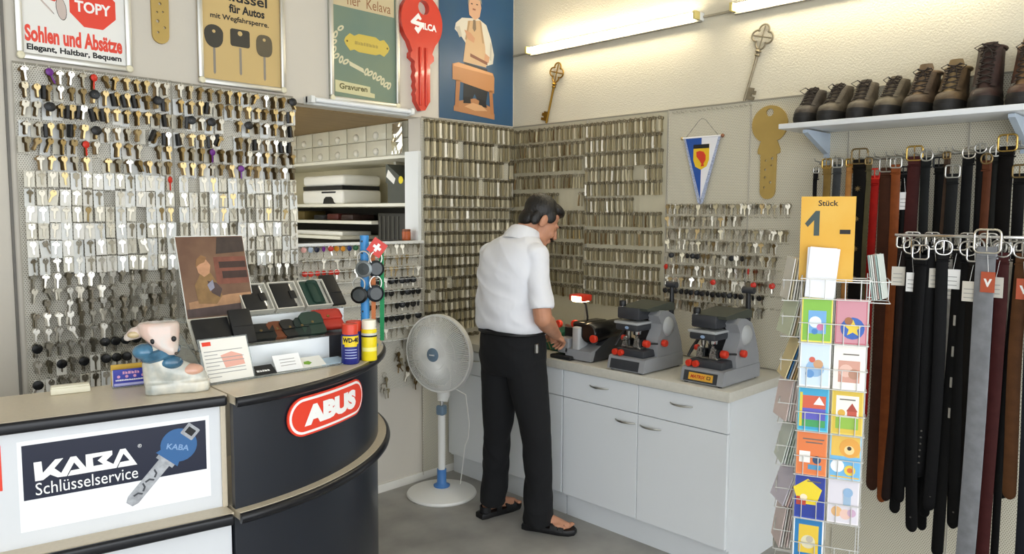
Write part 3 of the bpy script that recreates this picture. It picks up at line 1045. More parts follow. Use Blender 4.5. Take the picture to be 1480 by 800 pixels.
cp = [(1.355, 2.694), (1.388, 2.655), (1.399, 2.613), (1.398, 2.572), (1.385, 2.54), (1.355, 2.525), (1.325, 2.517), (1.19, 2.48), (1.165, 2.475), (1.135, 2.465), (1.105, 2.455), (1.08, 2.44), (1.055, 2.425), (1.035, 2.42)]
for i, (u, z) in enumerate(cp):
    an = rad(35 + 30 * (i % 2))
    flat([(X(u) + .024 * cos(a) * cos(an) - .013 * sin(a) * sin(an), Z(z) + .024 * cos(a) * sin(an) + .013 * sin(a) * cos(an)) for a in [2 * pi * k / 12 for k in range(12)]],
         -0.0085 - 0.0002 * (i % 2), m_chain, t, 'printed_link', holes=[[(X(u) + .011 * cos(a) * cos(an) - .005 * sin(a) * sin(an), Z(z) + .011 * cos(a) * sin(an) + .005 * sin(a) * cos(an)) for a in [2 * pi * k / 8 for k in range(8)]]])
flat([(X(1.305), Z(2.525)), (X(1.21), Z(2.495)), (X(1.205), Z(2.47)), (X(1.30), Z(2.50))], -0.0089, m_chain, t, 'printed_id_plate')
flat([(X(1.394), Z(2.348)), (X(1.135), Z(2.338)), (X(1.135), Z(2.362)), (X(1.165), Z(2.366)), (X(1.165), Z(2.398)), (X(1.394), Z(2.412))], -0.0086, mat('cream_label_print', '#c9c49a', 0.5), t, 'printed_label')
text('Gravuren', (X(1.368), X(1.185), Z(2.366), Z(2.398)), -0.0093, mat('olive_ink', '#5e5a36', 0.6), t, bold=0.03)

# --- giant red key
m_redkey = mat('glossy_red_plastic', '#cf3d2c', 0.25, coat=0.4)
t = thing('giant_red_key', 'giant glossy red plastic key with white lettering on the wall', 'wall ornament', (0.812, 0.0, 2.297), 180)
R_ = 0.158
L_ = 0.69
arc = [(R_ * 0.98 * sin(rad(a)), L_ - 0.165 + 0.165 * cos(rad(a))) for a in range(-140, 141, 8)]
out = arc + [(0.075, 0.345), (0.088, 0.33), (0.088, 0.305), (0.058, 0.28), (0.058, 0.06), (0.02, 0.004), (-0.012, 0.0), (-0.05, 0.055), (-0.05, 0.08), (-0.058, 0.095), (-0.047, 0.12), (-0.058, 0.145), (-0.05, 0.17), (-0.06, 0.20), (-0.05, 0.23), (-0.06, 0.26), (-0.055, 0.285), (-0.088, 0.305), (-0.088, 0.33), (-0.075, 0.345)]
MB().prism(out, -0.04, 0, [circle(0.012, 0.608, 0.042, 18)]).build('key_body', m_redkey, t, smooth=50)
for x in (-0.018, 0.026):
    MB().rbox(x - 0.009, x + 0.009, -0.050, -0.039, 0.03, 0.375, 0.005, 2).build('blade_rib', m_redkey, t)
_S = []
for _X, _Y in ((350, 268), (412, 378), (385, 402), (345, 368), (300, 405), (440, 450), (462, 485), (345, 640), (275, 545), (300, 500), (345, 530), (375, 505), (215, 445), (203, 408)):
    _a, _b = 575 + _X / 13.33, _Y / 13.33
    _S.append((0.812 - (0.901 - (_a - 590) * 0.00521), 2.846 - (_b - 22) * 0.0043 + (_a - 590) * 0.00108 - 2.297))
MB().prism(_S, -0.0425, -0.0400).build('lettering', m_inkwhite, t, smooth=None)
text('ILCA', (0.004, 0.108, 0.480, 0.520), -0.0412, m_inkwhite, t, bold=0.04)

# --- blue poster with a cobbler figure
m_bluep = mat('blue_poster_paper', '#1f4a72', 0.4, col2='#37546a', nscale=1.7)
t = thing('blue_poster', 'tall blue poster showing a cobbler figure at a wooden bench', 'poster', (0.655, 0.003, 2.276), 180)
MB().box(0, 0.645, -0.003, 0, 0, 0.90).build('sheet', m_bluep, t, smooth=None)
X = lambda u: 0.655 - u
Z = lambda z: z - 2.272
def pp(pts, c, nm, y):
    flat([(X(a), Z(b)) for a, b in pts], y, mat('poster_' + c.strip('#'), c, 0.5), t, nm)
pp([(.45, 2.64), (.25, 2.62), (.24, 2.50), (.26, 2.40), (.32, 2.38), (.36, 2.45), (.40, 2.38), (.46, 2.39)], '#23262c', 'printed_trousers', -0.0031)
pp([(.40, 2.92), (.33, 2.93), (.26, 2.90), (.22, 2.82), (.19, 2.72), (.20, 2.66), (.26, 2.64), (.27, 2.74), (.29, 2.76), (.44, 2.76), (.47, 2.79), (.53, 2.83), (.52, 2.87), (.47, 2.91)], '#cfc8b8', 'printed_shirt', -0.0036)
pp([(.42, 2.90), (.31, 2.92), (.27, 2.76), (.26, 2.63), (.46, 2.64), (.44, 2.76)], '#c3a27c', 'printed_apron', -0.0041)
pp([(.41, 2.94), (.415, 3.0), (.40, 3.05), (.365, 3.07), (.32, 3.06), (.305, 3.0), (.32, 2.94), (.36, 2.915)], '#c99f80', 'printed_face', -0.0046)
pp([(.42, 3.0), (.42, 3.06), (.36, 3.10), (.31, 3.07), (.30, 3.02), (.32, 3.045), (.40, 3.045)], '#8f8a80', 'printed_hair', -0.0051)
pp([(.45, 2.84), (.40, 2.83), (.36, 2.80), (.37, 2.77), (.42, 2.785)], '#c08f6d', 'printed_hand', -0.0046)
pp([(.27, 2.72), (.23, 2.70), (.24, 2.66), (.28, 2.67)], '#c08f6d', 'printed_hand', -0.0046)
pp([(.375, 2.915), (.355, 2.915), (.35, 2.86), (.365, 2.84), (.38, 2.86)], '#7a6a58', 'printed_tie', -0.0045)
pp([(.415, 2.90), (.40, 2.905), (.43, 2.78), (.445, 2.78)], '#a98a66', 'printed_strap', -0.0045)
pp([(.32, 2.915), (.305, 2.91), (.28, 2.78), (.295, 2.78)], '#a98a66', 'printed_strap', -0.0045)
pp([(.38, 2.985), (.355, 2.985), (.355, 2.975), (.38, 2.975)], '#8a5a48', 'printed_mouth', -0.0052)
pp([(.395, 3.015), (.38, 3.015), (.38, 3.008), (.395, 3.008)], '#4a3a34', 'printed_eye', -0.0052)
pp([(.35, 3.018), (.335, 3.018), (.335, 3.011), (.35, 3.011)], '#4a3a34', 'printed_eye', -0.0052)
pp([(.525, 2.845), (.49, 2.855), (.47, 2.80), (.49, 2.785)], '#b8b0a0', 'printed_sleeve_fold', -0.0040)
pp([(.225, 2.80), (.21, 2.78), (.215, 2.68), (.23, 2.68)], '#b8b0a0', 'printed_sleeve_fold', -0.0040)
pp([(.54, 2.615), (.50, 2.628), (.21, 2.60), (.20, 2.585), (.54, 2.602)], '#cf9a6a', 'printed_bench_top', -0.0056)
pp([(.45, 2.36), (.38, 2.39), (.30, 2.38), (.25, 2.35), (.36, 2.34)], '#c79a70', 'printed_shavings', -0.0054)
pp([(.455, 2.42), (.40, 2.425), (.395, 2.385), (.46, 2.38)], '#1b1c20', 'printed_shoe', -0.0053)
pp([(.32, 2.42), (.265, 2.415), (.255, 2.37), (.33, 2.375)], '#1b1c20', 'printed_shoe', -0.0053)
pp([(.40, 2.70), (.25, 2.665), (.25, 2.645), (.40, 2.68)], '#7a4a35', 'printed_shoe', -0.0048)
pp([(.55, 2.615), (.50, 2.63), (.20, 2.60), (.188, 2.57), (.19, 2.47), (.55, 2.52)], '#b57f52', 'printed_bench', -0.0052)
pp([(.52, 2.52), (.485, 2.52), (.50, 2.35), (.53, 2.35)], '#a56f45', 'printed_bench_leg', -0.0052)
pp([(.235, 2.49), (.205, 2.49), (.19, 2.33), (.22, 2.33)], '#a56f45', 'printed_bench_leg', -0.0052)
pp([(.54, 2.352), (.50, 2.39), (.36, 2.42), (.21, 2.375), (.185, 2.332), (.185, 2.30), (.54, 2.325)], '#a8764e', 'printed_bench_foot', -0.0049)

# --- ornamental keys on the plaster wall
def ornament_key(label, y, z, tilt, m):
    t = thing('ornamental_key', label, 'wall ornament', (0, y, z), 90)
    t.rotation_euler = (0, rad(tilt), rad(90))
    c = 0.325
    q_ = []
    for k in range(4):
        th_ = rad(90 * k)
        for ph in range(-110, 111, 20):
            q_.append((.031 * cos(th_) + .027 * cos(th_ + rad(ph)), -.012, c + .034 * sin(th_) + .028 * sin(th_ + rad(ph))))
    MB().tube(q_, .0052, 6, closed=True).build('bow_outline', m, t)
    MB().tube([(0, -.012, c - .06), (0, -.012, c + .055)], .004, 6).tube([(-.05, -.012, c), (.05, -.012, c)], .004, 6).build('bow_cross', m, t)
    MB().tube([(0, -.012, .262), (0, -.012, .252), (0, -.012, .245), (0, -.012, .232), (0, -.012, .225)], [.008, .018, .009, .015, .007], 10).build('collar', m, t)
    MB().tube([(0, -.012, .24), (0, -.012, .16), (0, -.012, 0)], [.0085, .007, .0075], 10).build('shaft', m, t)
    MB().prism([(0, .012), (-.05, .012), (-.05, .03), (-.03, .03), (-.03, .04), (-.05, .04), (-.05, .06), (-.035, .06), (-.035, .072), (0, .072)] if tilt < 15.9 else
               [(0, .012), (.05, .012), (.05, .03), (.03, .03), (.03, .04), (.05, .04), (.05, .06), (.035, .06), (.035, .072), (0, .072)], -.017, -.007).build('bit', m, t, smooth=None)
ornament_key('golden ornamental key with clover bow beneath the first tube lamp', 0.318, 2.272, 15.5, mat('gold_ornament', '#8a6a24', 0.4, 0.8))
ornament_key('tarnished grey ornamental key with clover bow above the flat brass key', 1.715, 2.272, 16.0, mat('tarnished_ornament', '#8f8672', 0.5, 0.7, noise=0.2, nscale=30))

# --- pennant
t = thing('pennant', 'blue and white triangular pennant with shield hanging from a hook', 'pennant', (0.008, 1.48, 2.098), 90)
m_pb, m_pw = mat('pennant_blue', '#1f4fa0', 0.6), mat('pennant_white', '#e6e6ea', 0.6)
m_fr = mat('pennant_fringe', '#a9b3cc', 0.7, noise=0.4, nscale=120)
MB().prism([(-.10, 0), (0, 0), (0, -.335)], -.020, -.016).build('blue_half', m_pb, t, smooth=None)
MB().prism([(0, 0), (.10, 0), (0, -.335)], -.020, -.016).build('white_half', m_pw, t, smooth=None)
MB().prism([(-.112, 0), (-.098, 0), (.004, -.335), (.0, -.36), (-.016, -.352)], -.0185, -.0155).build('fringe', m_fr, t, smooth=None)
MB().prism([(.112, 0), (.098, 0), (-.004, -.335), (.0, -.36), (.016, -.352)], -.0185, -.0155).build('fringe', m_fr, t, smooth=None)
MB().cyl((-.118, -.018, .004), (.118, -.018, .004), .005, n=8).build('rod', m_pw, t)
MB().ball((-.124, -.018, .004), .009).build('rod_end', m_brass, t)
MB().ball((.124, -.018, .004), .010).build('rod_end', mat('rod_wood', '#8b5a3c', 0.5), t)
MB().tube([(-.10, -.018, .006), (-.02, -.018, .095), (0, -.018, .105), (.02, -.018, .095), (.10, -.018, .006)], .0014, 5).build('cord', mat('cord_grey', '#7d7b76', 0.7), t)
MB().prism([(-.048, -.035), (.048, -.035), (.048, -.12), (.034, -.155), (0, -.172), (-.034, -.155), (-.048, -.12)], -.0215, -.020).build('shield', mat('shield_yellow', '#e2bb22', 0.5), t, smooth=None)
flat(quad(-.048, .048, -.057, -.035), -.0215, m_ink, t, 'shield_band')
scribble((-.034, .034, -.052, -.041), -.0215, m_inkwhite, t, 4)
flat([(-.03, -.075), (-.01, -.07), (.015, -.075), (.028, -.095), (.028, -.12), (.015, -.14), (.02, -.152), (0, -.155), (.004, -.14), (-.01, -.12), (-.028, -.10)], -.0217, mat('shield_red', '#cf3b20', 0.5), t, 'shield_charge')

# --- big flat brass key on the perforated wall
t = thing('flat_brass_key', 'large flat brass key cut-out hanging beside the shoe shelf', 'wall ornament', (0.008, 1.862, 1.763), 90)
sheet_key(t, 0.19, 0.082, 0.472, 0.02, [(-0.018, 0.06, 0.005), (0.014, 0.085, 0.007), (-0.016, 0.11, 0.006), (-0.015, 0.15, 0.006), (0.018, 0.17, 0.005), (-0.014, 0.195, 0.005), (0.02, 0.205, 0.008)])
# ================================================================== worktop and base cabinets along the plaster wall
m_front = mat('cabinet_front_white', '#dfe3e6', 0.3, noise=0.015, nscale=2)
m_carc = mat('cabinet_carcass_white', '#d9dde0', 0.4, noise=0.015)
m_gap = mat('dark_joint', '#4a4b4c', 0.8)
def handle(parent, cx, cz, L=0.125):
    pts = [(cx - L / 2 + L * i / 10, -0.597 - 0.026 * sin(pi * i / 10) ** 0.7, cz) for i in range(11)]
    MB().tube(pts, [0.0032 + 0.0022 * sin(pi * i / 10) for i in range(11)], 8).build('handle', m_steel, parent)
def base_cabinet(y0, label, doors, width):
    t = thing('base_cabinet', label, 'cabinet', (0, y0, 0), 90, 'white base cabinets along the wall')
    # local: x along wall, front at local y = -0.58
    MB().box(0.001, width - 0.001, -0.578, -0.012, 0.12, 0.833).build('carcass', m_carc, t, smooth=None)
    MB().box(0.003, width - 0.003, -0.555, -0.10, 0.0, 0.12).build('plinth', m_carc, t, smooth=None)
    n = len(doors)
    wd = width / n
    for i, side in enumerate(doors):
        x0, x1 = i * wd + 0.002, (i + 1) * wd - 0.002
        d = MB().rbox(x0, x1, -0.598, -0.579, 0.683, 0.829, 0.0015, 1).build('drawer', m_front, t)
        handle(d, (x0 + x1) / 2, 0.775)
        d = MB().rbox(x0, x1, -0.598, -0.579, 0.135, 0.679, 0.0015, 1).build('door', m_front, t)
        handle(d, (x1 - 0.075) if side == 'r' else (x0 + 0.075), 0.628)
    return t
base_cabinet(0.02, 'white base cabinet in the room corner behind the pedestal fan', ['r'], 0.478)
base_cabinet(0.50, 'white base cabinet standing behind the man', ['l'], 0.498)
base_cabinet(1.002, 'white double base cabinet under the two grey cutting machines', ['r', 'l'], 0.998)
o = MB().rbox(0.016, 2.012, -0.622, -0.012, 0.836, 0.884, 0.004, 2).build('worktop', mat('grey_beige_worktop', '#c6c3b8', 0.35, noise=0.05, nscale=60), loc=(0, 0.004, 0), rz=90)
tag(o, 'long pale grey worktop running over the white base cabinets', 'worktop')

# ================================================================== customer counter
m_ctop = mat('counter_top_beige', '#cbbfa8', 0.3, noise=0.05, nscale=80)
m_cedge = mat('black_edge_strip', '#14151a', 0.28)
m_cpanel = mat('counter_panel_grey', '#d4d7da', 0.35, noise=0.02)
m_cdark = mat('counter_dark_laminate', '#20242c', 0.3, noise=0.12, nscale=2)
CT = 1.10
CL = 0.727
# straight part: local x runs along the front (image left to right), front faces -Y
t = thing('straight_counter', 'straight beige-topped customer counter with grey front and black edging', 'counter', (2.655, 1.335, 0), 169.5)
# origin = front right corner of the panel line; local x negative to the left
def slab(y0, y1, z0, z1, x0=-1.30, x1=None):
    """counter slab whose right end follows the seam with the curved part"""
    e = lambda y: 0.022 - 0.155 * max(y, -0.02)
    return MB().loft([[(x0, y0, z), (e(y0) if x1 is None else x1, y0, z), (e(y1) if x1 is None else x1, y1, z), (x0, y1, z)] for z in (z0, z1)])
slab(-0.012, 0.335, CT - 0.028, CT).build('top', m_ctop, t, smooth=None)
MB().rbox(-1.30, 0.022, -0.030, -0.010, CT - 0.034, CT - 0.001, 0.009, 3).build('top_edge', m_cedge, t)
MB().box(-1.30, 0.006, 0.010, 0.030, CL, CT - 0.028).build('upper_panel', m_cpanel, t, smooth=None)
MB().loft([[(0.006, 0.002, z), (0.021, 0.002, z), (0.021 - 0.155 * 0.06, 0.062, z), (-0.02, 0.062, z), (-0.02, 0.032, z), (0.006, 0.032, z)] for z in (CL, CT - 0.028)]).build('end_post', m_ctop, t, smooth=None)
slab(-0.060, 0.335, CL - 0.026, CL).build('ledge', m_ctop, t, smooth=None)
MB().rbox(-1.30, 0.024, -0.080, -0.058, CL - 0.036, CL - 0.001, 0.010, 3).build('ledge_edge', m_cedge, t)
slab(-0.02, 0.335, 0.02, CL - 0.026).build('lower_panel', m_cpanel, t, smooth=None)

# key-service sticker on the front panel: local x range from photo
s = thing('counter_sign', 'white counter sticker with navy band and blue-headed key', 'sign', (2.655, 1.335, 0), 169.5)
sx0, sx1, sz0, sz1 = -0.540, -0.028, 0.771, 1.034
MB().box(sx0, sx1, 0.0085, 0.0100, sz0, sz1).build('sheet', mat('sticker_white', '#eef0f2', 0.3), s, smooth=None)
flat(quad(-.529, -.039, 0.862, 1.021), 0.0085, mat('navy_ink', '#141a30', 0.3), s, 'navy_band')
def logo(poly, holes=()):
    f = lambda l: [(-.502 + x * .0660, .914 + z * .055) for x, z in l]
    flat(f(poly), 0.0080, m_inkwhite, s, 'logo_letter', 0.0003, [f(h_) for h_ in holes])
logo([(.03, 0), (0, 1), (.29, 1), (.32, .38), (.80, 1), (1.10, 1), (.75, .53), (1.0, .22), (1.37, 1), (1.5, 1), (1.5, .68), (1.2, 0), (.86, .02), (.59, .23), (.32, 0)])
logo([(1.24, 0), (1.37, .27), (1.71, .28), (1.5, .68), (1.5, 1), (1.59, 1), (1.95, .29), (1.95, 1), (3.0, 1), (3.0, .77), (2.75, .5), (3.03, .24), (3.32, 1), (3.45, 1), (3.45, .73), (3.15, 0)],
     [[(2.22, .76), (2.63, .80), (2.41, .575), (2.63, .32), (2.24, .31)]])
logo([(3.45, 1), (3.54, 1), (4, 0), (3.20, 0), (3.30, .28), (3.69, .3), (3.45, .73)])
text('Schlüsselservice', (-.500, -.237, .872, .908), 0.0077, m_inkwhite, s)
text('®', (-.235, -.224, .965, .976), 0.0077, m_inkwhite, s)
m_bkh = mat('printed_blue_key_head', '#2f5f93', 0.3)
def rotp(pts, cx, cz, a):
    c, q = cos(rad(a)), sin(rad(a))
    return [(cx + x * c - z * q, cz + x * q + z * c) for x, z in pts]
hd = [(.054 * sin(rad(a)), .004 + .052 * cos(rad(a))) for a in range(-140, 141, 14)] + [(.04, -.05), (-.04, -.05)]
flat(rotp([(-.019, -.045), (.019, -.045), (.019, -.195), (.011, -.212), (-.011, -.212), (-.019, -.195)], -.122, .951, -42), 0.0078, mat('printed_key_silver', '#a5a8ad', 0.35, noise=0.3, nscale=60), s, 'printed_key_blade')
flat(rotp([(-.03, -.045), (.03, -.045), (.03, -.062), (-.03, -.062)], -.122, .951, -42), 0.0074, mat('printed_key_silver'), s, 'printed_key_collar')
for zz_, k_ in ((-.09, 1), (-.115, -1), (-.14, 1), (-.165, -1)):
    flat(rotp([(-.010 * k_, zz_), (.004 * k_, zz_ - .006), (.009 * k_, zz_ - .02), (.004 * k_, zz_ - .022), (.0, zz_ - .01), (-.011 * k_, zz_ - .005)], -.122, .951, -42), 0.0074, mat('printed_groove', '#3c3f45', 0.5), s, 'printed_key_groove')
flat(rotp(hd, -.122, .951, -42), 0.0072, m_bkh, s, 'printed_key_head')
flat(rotp(rrect(-.022, .022, .035, .075, .004), -.122, .951, -42), 0.0066, mat('printed_key_silver'), s, 'printed_key_loop')
flat(rotp(quad(-.013, .013, .045, .066), -.122, .951, -42), 0.0060, m_ink, s, 'printed_loop_hole')
text('KABA', (-.155, -.089, .939, .957), 0.0064, mat('pale_blue_ink', '#7fa0c8', 0.4), s, bold=0.02, rot=-14)
o = MB().box(-0.80, -0.577, 0.0085, 0.0100, 0.902, 1.031).build('red_sticker', m_inkred, loc=(2.655, 1.335, 0), rz=169.5, smooth=None)
tag(o, 'plain red sticker at the left edge of the counter front', 'sticker')

# curved corner part: annular sector, centre (2.60, 0.385)
CX, CY = 2.60, 0.385
A0, A1 = 88.4, 178
t = thing('curved_counter', 'dark curved corner counter with beige ledge and black edging', 'counter', (CX, CY, 0))
def sector(r0, r1, z0, z1, n=40, a0=A0, a1=A1):
    mb = MB()
    rings = []
    for i in range(n + 1):
        a = rad(a0 + (a1 - a0) * i / n)
        c, q = cos(a), sin(a)
        rings.append([(r0 * c, r0 * q, z0), (r1 * c, r1 * q, z0), (r1 * c, r1 * q, z1), (r0 * c, r0 * q, z1)])
    return mb.loft(rings)
def edge_arc(r, z, rz_, rr, n=40, a0=A0, a1=A1):
    rings = []
    for i in range(n + 1):
        a = rad(a0 + (a1 - a0) * i / n)
        rings.append([((r + rr * cos(b)) * cos(a), (r + rr * cos(b)) * sin(a), z + rz_ * sin(b)) for b in [2 * pi * k / 10 for k in range(10)]])
    return MB().loft(rings)
R0 = 1.0
sector(0.50, R0 + 0.020, CT - 0.028, CT).build('top', m_ctop, t, smooth=25)
edge_arc(R0 + 0.020, CT - 0.0175, 0.0165, 0.013).build('top_edge', m_cedge, t, smooth=60)
sector(R0 - 0.03, R0 - 0.005, CL, CT - 0.028).build('upper_panel', m_cdark, t, smooth=25)
sector(0.50, R0 + 0.030, CL - 0.026, CL).build('ledge', m_ctop, t, smooth=25)
edge_arc(R0 + 0.034, CL - 0.019, 0.0175, 0.014).build('ledge_edge', m_cedge, t, smooth=60)
sector(0.60, R0 - 0.008, 0.0, CL - 0.026).build('lower_panel', m_cdark, t, smooth=25)

# oval lock sign on the curved front, bent with it
s = thing('lock_sign', 'red oval lock maker sign with white lettering on the curved counter', 'sign', (CX, CY, 0))
RS = R0 + 0.001
def on_arc(mb, a_mid, r):
    """wrap a mesh built in local XZ (x to the viewer's right) on to the cylinder"""
    out = []
    for x, y, z in mb.v:
        a = rad(a_mid) + x / RS
        rr = r - y
        out.append((rr * cos(a), rr * sin(a), z))
    mb.v = out
    return mb
def pill(hw, hh, n=24):
    pts = []
    st = hw - hh
    m_ = 10
    for i in range(m_ + 1):
        pts.append((-st + 2 * st * i / m_, -hh))
    for i in range(1, n):
        a = rad(-90 + 180 * i / n)
        pts.append((st + hh * cos(a), hh * sin(a)))
    for i in range(m_ + 1):
        pts.append((st - 2 * st * i / m_, hh))
    for i in range(1, n):
        a = rad(90 + 180 * i / n)
        pts.append((-st + hh * cos(a), hh * sin(a)))
    return pts
def pill_strip(hw, hh, y0, y1, hole=None):
    # column-wise strips so the plate can bend
    mb = MB()
    N = 36
    def zr(x, hw_, hh_):
        st = hw_ - hh_
        d = abs(x) - st
        if d <= 0: return hh_
        return sqrt(max(hh_ * hh_ - d * d, 0))
    xs = [-hw + 2 * hw * (0.5 - 0.5 * cos(pi * i / N)) for i in range(N + 1)]
    mb.loft([[(x, y0, -zr(x, hw, hh) - 1e-5), (x, y0, zr(x, hw, hh) + 1e-5), (x, y1, zr(x, hw, hh) + 1e-5), (x, y1, -zr(x, hw, hh) - 1e-5)] for x in xs])
    return mb
AS = 111.5
zs = 0.980
for hw, hh, y0, y1, m, nm in ((0.216, 0.069, -0.006, 0.0, m_inkred, 'red_border'), (0.209, 0.062, -0.0075, -0.001, m_inkwhite, 'white_border'), (0.200, 0.053, -0.009, -0.002, m_inkred, 'red_plate')):
    mb = pill_strip(hw, hh, y0, y1)
    mb.v = [(x, y, z + zs) for x, y, z in mb.v]
    on_arc(mb, AS, RS).build(nm, m, s, smooth=30)
o = text('ABUS', (-0.148, 0.148, zs - 0.036, zs + 0.036), -0.0098, m_inkwhite, s, bold=0.075)
mb = MB()
mb.v = [v.co[:] for v in o.data.vertices]
on_arc(mb, AS, RS)
for v, p in zip(o.data.vertices, mb.v):
    v.co = p
# ================================================================== key cutting machines on the worktop
WT = 0.8845
m_mgrey = mat('machine_grey', '#8f9194', 0.4, noise=0.05, nscale=12)
m_mlight = mat('machine_light_grey', '#a6a8a8', 0.4, noise=0.04, nscale=12)
m_mdark = mat('machine_charcoal', '#34363a', 0.45, noise=0.08, nscale=20)
m_knob = mat('red_knob_plastic', '#c8341f', 0.35)


def knob(parent, p, r, L, axis='y', name='knob', m=None):
    m = m or m_knob
    prof = [(0.001, 0), (r * 0.9, 0), (r, L * 0.12), (r, L * 0.82), (r * 0.85, L), (0.001, L)]
    A = {'y': RX(90), 'x': RY(90), 'z': I4, '-x': RY(-90)}[axis]
    return MB().lathe(prof, 14, T(*p) @ A).build(name, m, parent)


def cutter(label, y, x, plate):
    """upright key cutting machine; local front faces -Y, x to the viewer's right"""
    t = thing('key_cutting_machine', label, 'machine', (x, y, WT), 90)
    W_ = 0.112
    # base casting: side profile (y, z) widened along x
    b = MB()
    prof = [(-0.185, 0.008), (0.175, 0.008), (0.175, 0.075), (-0.158, 0.075), (-0.17, 0.07)]
    b.prism([(yy, zz) for yy, zz in prof], -W_, W_, m=RZ(90))
    b.build('base', m_mgrey, t, smooth=30)
    for sx in (-1, 1):
        for yy in (-0.165, 0.155):
            MB().lathe([(0.001, 0), (0.011, 0), (0.011, 0.009), (0.001, 0.009)], 10, T(sx * 0.09, yy, 0)).build('foot', m_black, t)
    # slanted front plate
    fp = MB().box(-W_ * 0.86, W_ * 0.72, -0.006, 0.0, 0.010, 0.060).build('front_plate', m_mdark, t, smooth=None)
    fp.matrix_local = T(0, -0.181, 0.0) @ RX(-13)
    if plate:
        pl = MB().box(-W_ * 0.62, W_ * 0.52, -0.008, -0.005, 0.018, 0.052).build('name_plate', mat('orange_plate', '#d9a33a', 0.4), fp, smooth=None)
        text('MATRIX', (-W_ * 0.52, W_ * 0.18, 0.027, 0.043), -0.0085, mat('red_print', '#b5301c', 0.5), fp, shear=0.25, bold=0.03)
        flat(quad(W_ * 0.25, W_ * 0.42, 0.028, 0.043), -0.0085, m_ink, fp, 'printed_emblem', holes=[quad(W_ * 0.28, W_ * 0.39, 0.031, 0.040)])
    # tower on the right hand side, curving up to the head
    side = [(0.175, 0.075), (-0.05, 0.075), (-0.062, 0.12), (-0.058, 0.16), (-0.03, 0.20), (-0.025, 0.24), (-0.055, 0.285), (-0.02, 0.31), (0.03, 0.305), (0.09, 0.28), (0.125, 0.22), (0.165, 0.13)]
    MB().prism(side, -W_ + 0.005, -W_ + 0.075, m=RZ(90) @ I4).build('tower', m_mgrey, t, smooth=30)
    MB().prism([(0.17, 0.075), (0.03, 0.075), (0.03, 0.28), (0.09, 0.28), (0.125, 0.22), (0.16, 0.13)], -0.04, W_ - 0.02, m=RZ(90)).build('back_body', m_mdark, t, smooth=30)
    # round motor cover on the tower
    MB().ball((W_ - 0.012, 0.035, 0.225), (0.03, 0.048, 0.052), 18, 10).build('motor_cover', m_mlight, t)
    # head: dark gear box overhanging the front with a sloping lid
    MB().rbox(-0.092, 0.045, -0.135, 0.06, 0.262, 0.325, 0.010, 2).build('head', m_mdark, t)
    MB().rbox(-0.100, 0.050, -0.150, -0.02, 0.238, 0.252, 0.005, 2).build('head_band', m_mlight, t)
    MB().rbox(-0.095, 0.045, -0.145, 0.0, 0.205, 0.240, 0.010, 2).build('spindle_housing', m_mdark, t)
    lid = MB().prism([(-0.13, 0.325), (0.09, 0.345), (0.125, 0.335), (0.125, 0.30), (-0.12, 0.31)], -0.088, 0.086, m=RZ(90)).build('lid', mat('machine_lid_green_grey', '#43473f', 0.5), t, smooth=30)
    knob(t, (-0.075, -0.11, 0.322), 0.018, 0.032, 'z', 'top_dial', m_black)
    MB().lathe([(0.02, 0), (0.02, 0.008), (0.001, 0.008)], 14, T(-0.075, -0.11, 0.318)).build('dial_ring', m_chrome, t)
    flat(circle(-0.02, 0.222, 0.012, 14, 0.008), -0.146, mat('blue_badge', '#8fa6c4', 0.4), t, 'oval_badge')
    # spindle, cutter and probe
    MB().lathe([(0.010, 0.205), (0.026, 0.205), (0.022, 0.185), (0.008, 0.175), (0.004, 0.135)], 14, T(0.0, -0.085, 0)).build('cutter_spindle', m_chrome, t)
    MB().lathe([(0.008, 0.205), (0.015, 0.205), (0.012, 0.185), (0.003, 0.14)], 12, T(-0.05, -0.085, 0)).build('probe', m_steel, t)
    # carriage and vice jaws
    MB().rbox(-0.085, 0.088, -0.150, 0.03, 0.075, 0.113, 0.006, 2).build('carriage', m_mdark, t)
    MB().rbox(-0.075, 0.045, -0.120, -0.03, 0.113, 0.122, 0.003, 1).build('carriage_plate', m_steel, t)
    for xx in (-0.052, 0.018):
        MB().prism([(-0.016, 0.120), (0.016, 0.120), (0.012, 0.140), (0.014, 0.165), (0.004, 0.172), (-0.006, 0.168), (-0.012, 0.145)], -0.122, -0.108, [circle(0.002, 0.152, 0.005, 8)], m=T(xx, 0, 0)).build('vice_jaw', m_nickel, t, smooth=None)
        MB().rbox(xx - 0.02, xx + 0.02, -0.105, -0.06, 0.12, 0.158, 0.004, 1).build('vice_block', m_black, t)
    # red knobs
    for xx in (-0.082, -0.046):
        knob(t, (xx, -0.148, 0.092), 0.0165, 0.022, 'y')
    knob(t, (0.058, -0.105, 0.145), 0.019, 0.03, 'x')
    knob(t, (-0.100, -0.075, 0.155), 0.015, 0.02, 'x')
    MB().cyl((0.07, -0.10, 0.145), (0.112, -0.06, 0.145), 0.005, n=8).build('knob_shaft', m_black, t)
    knob(t, (W_ + 0.002, -0.02, 0.145), 0.018, 0.024, 'x')
    # hand levers
    MB().tube([(-0.094, -0.05, 0.20), (-0.108, -0.09, 0.15), (-0.115, -0.115, 0.115)], [0.008, 0.009, 0.006], 8).build('front_lever', m_black, t)
    lv = MB().tube([(0.062, 0.125, 0.18), (0.064, 0.13, 0.30), (0.06, 0.135, 0.42)], [0.015, 0.014, 0.011], 10).build('rear_lever', m_black, t)
    MB().tube([(0.03, 0.135, 0.43), (0.09, 0.135, 0.43)], 0.017, 12).build('lever_grip', m_mdark, lv)
    return t


cutter('grey upright key cutting machine without front badge, middle of the three machines', 1.427, 0.43, False)
cutter('grey upright key cutting machine with orange badge, nearest the card spinner', 1.845, 0.40, True)

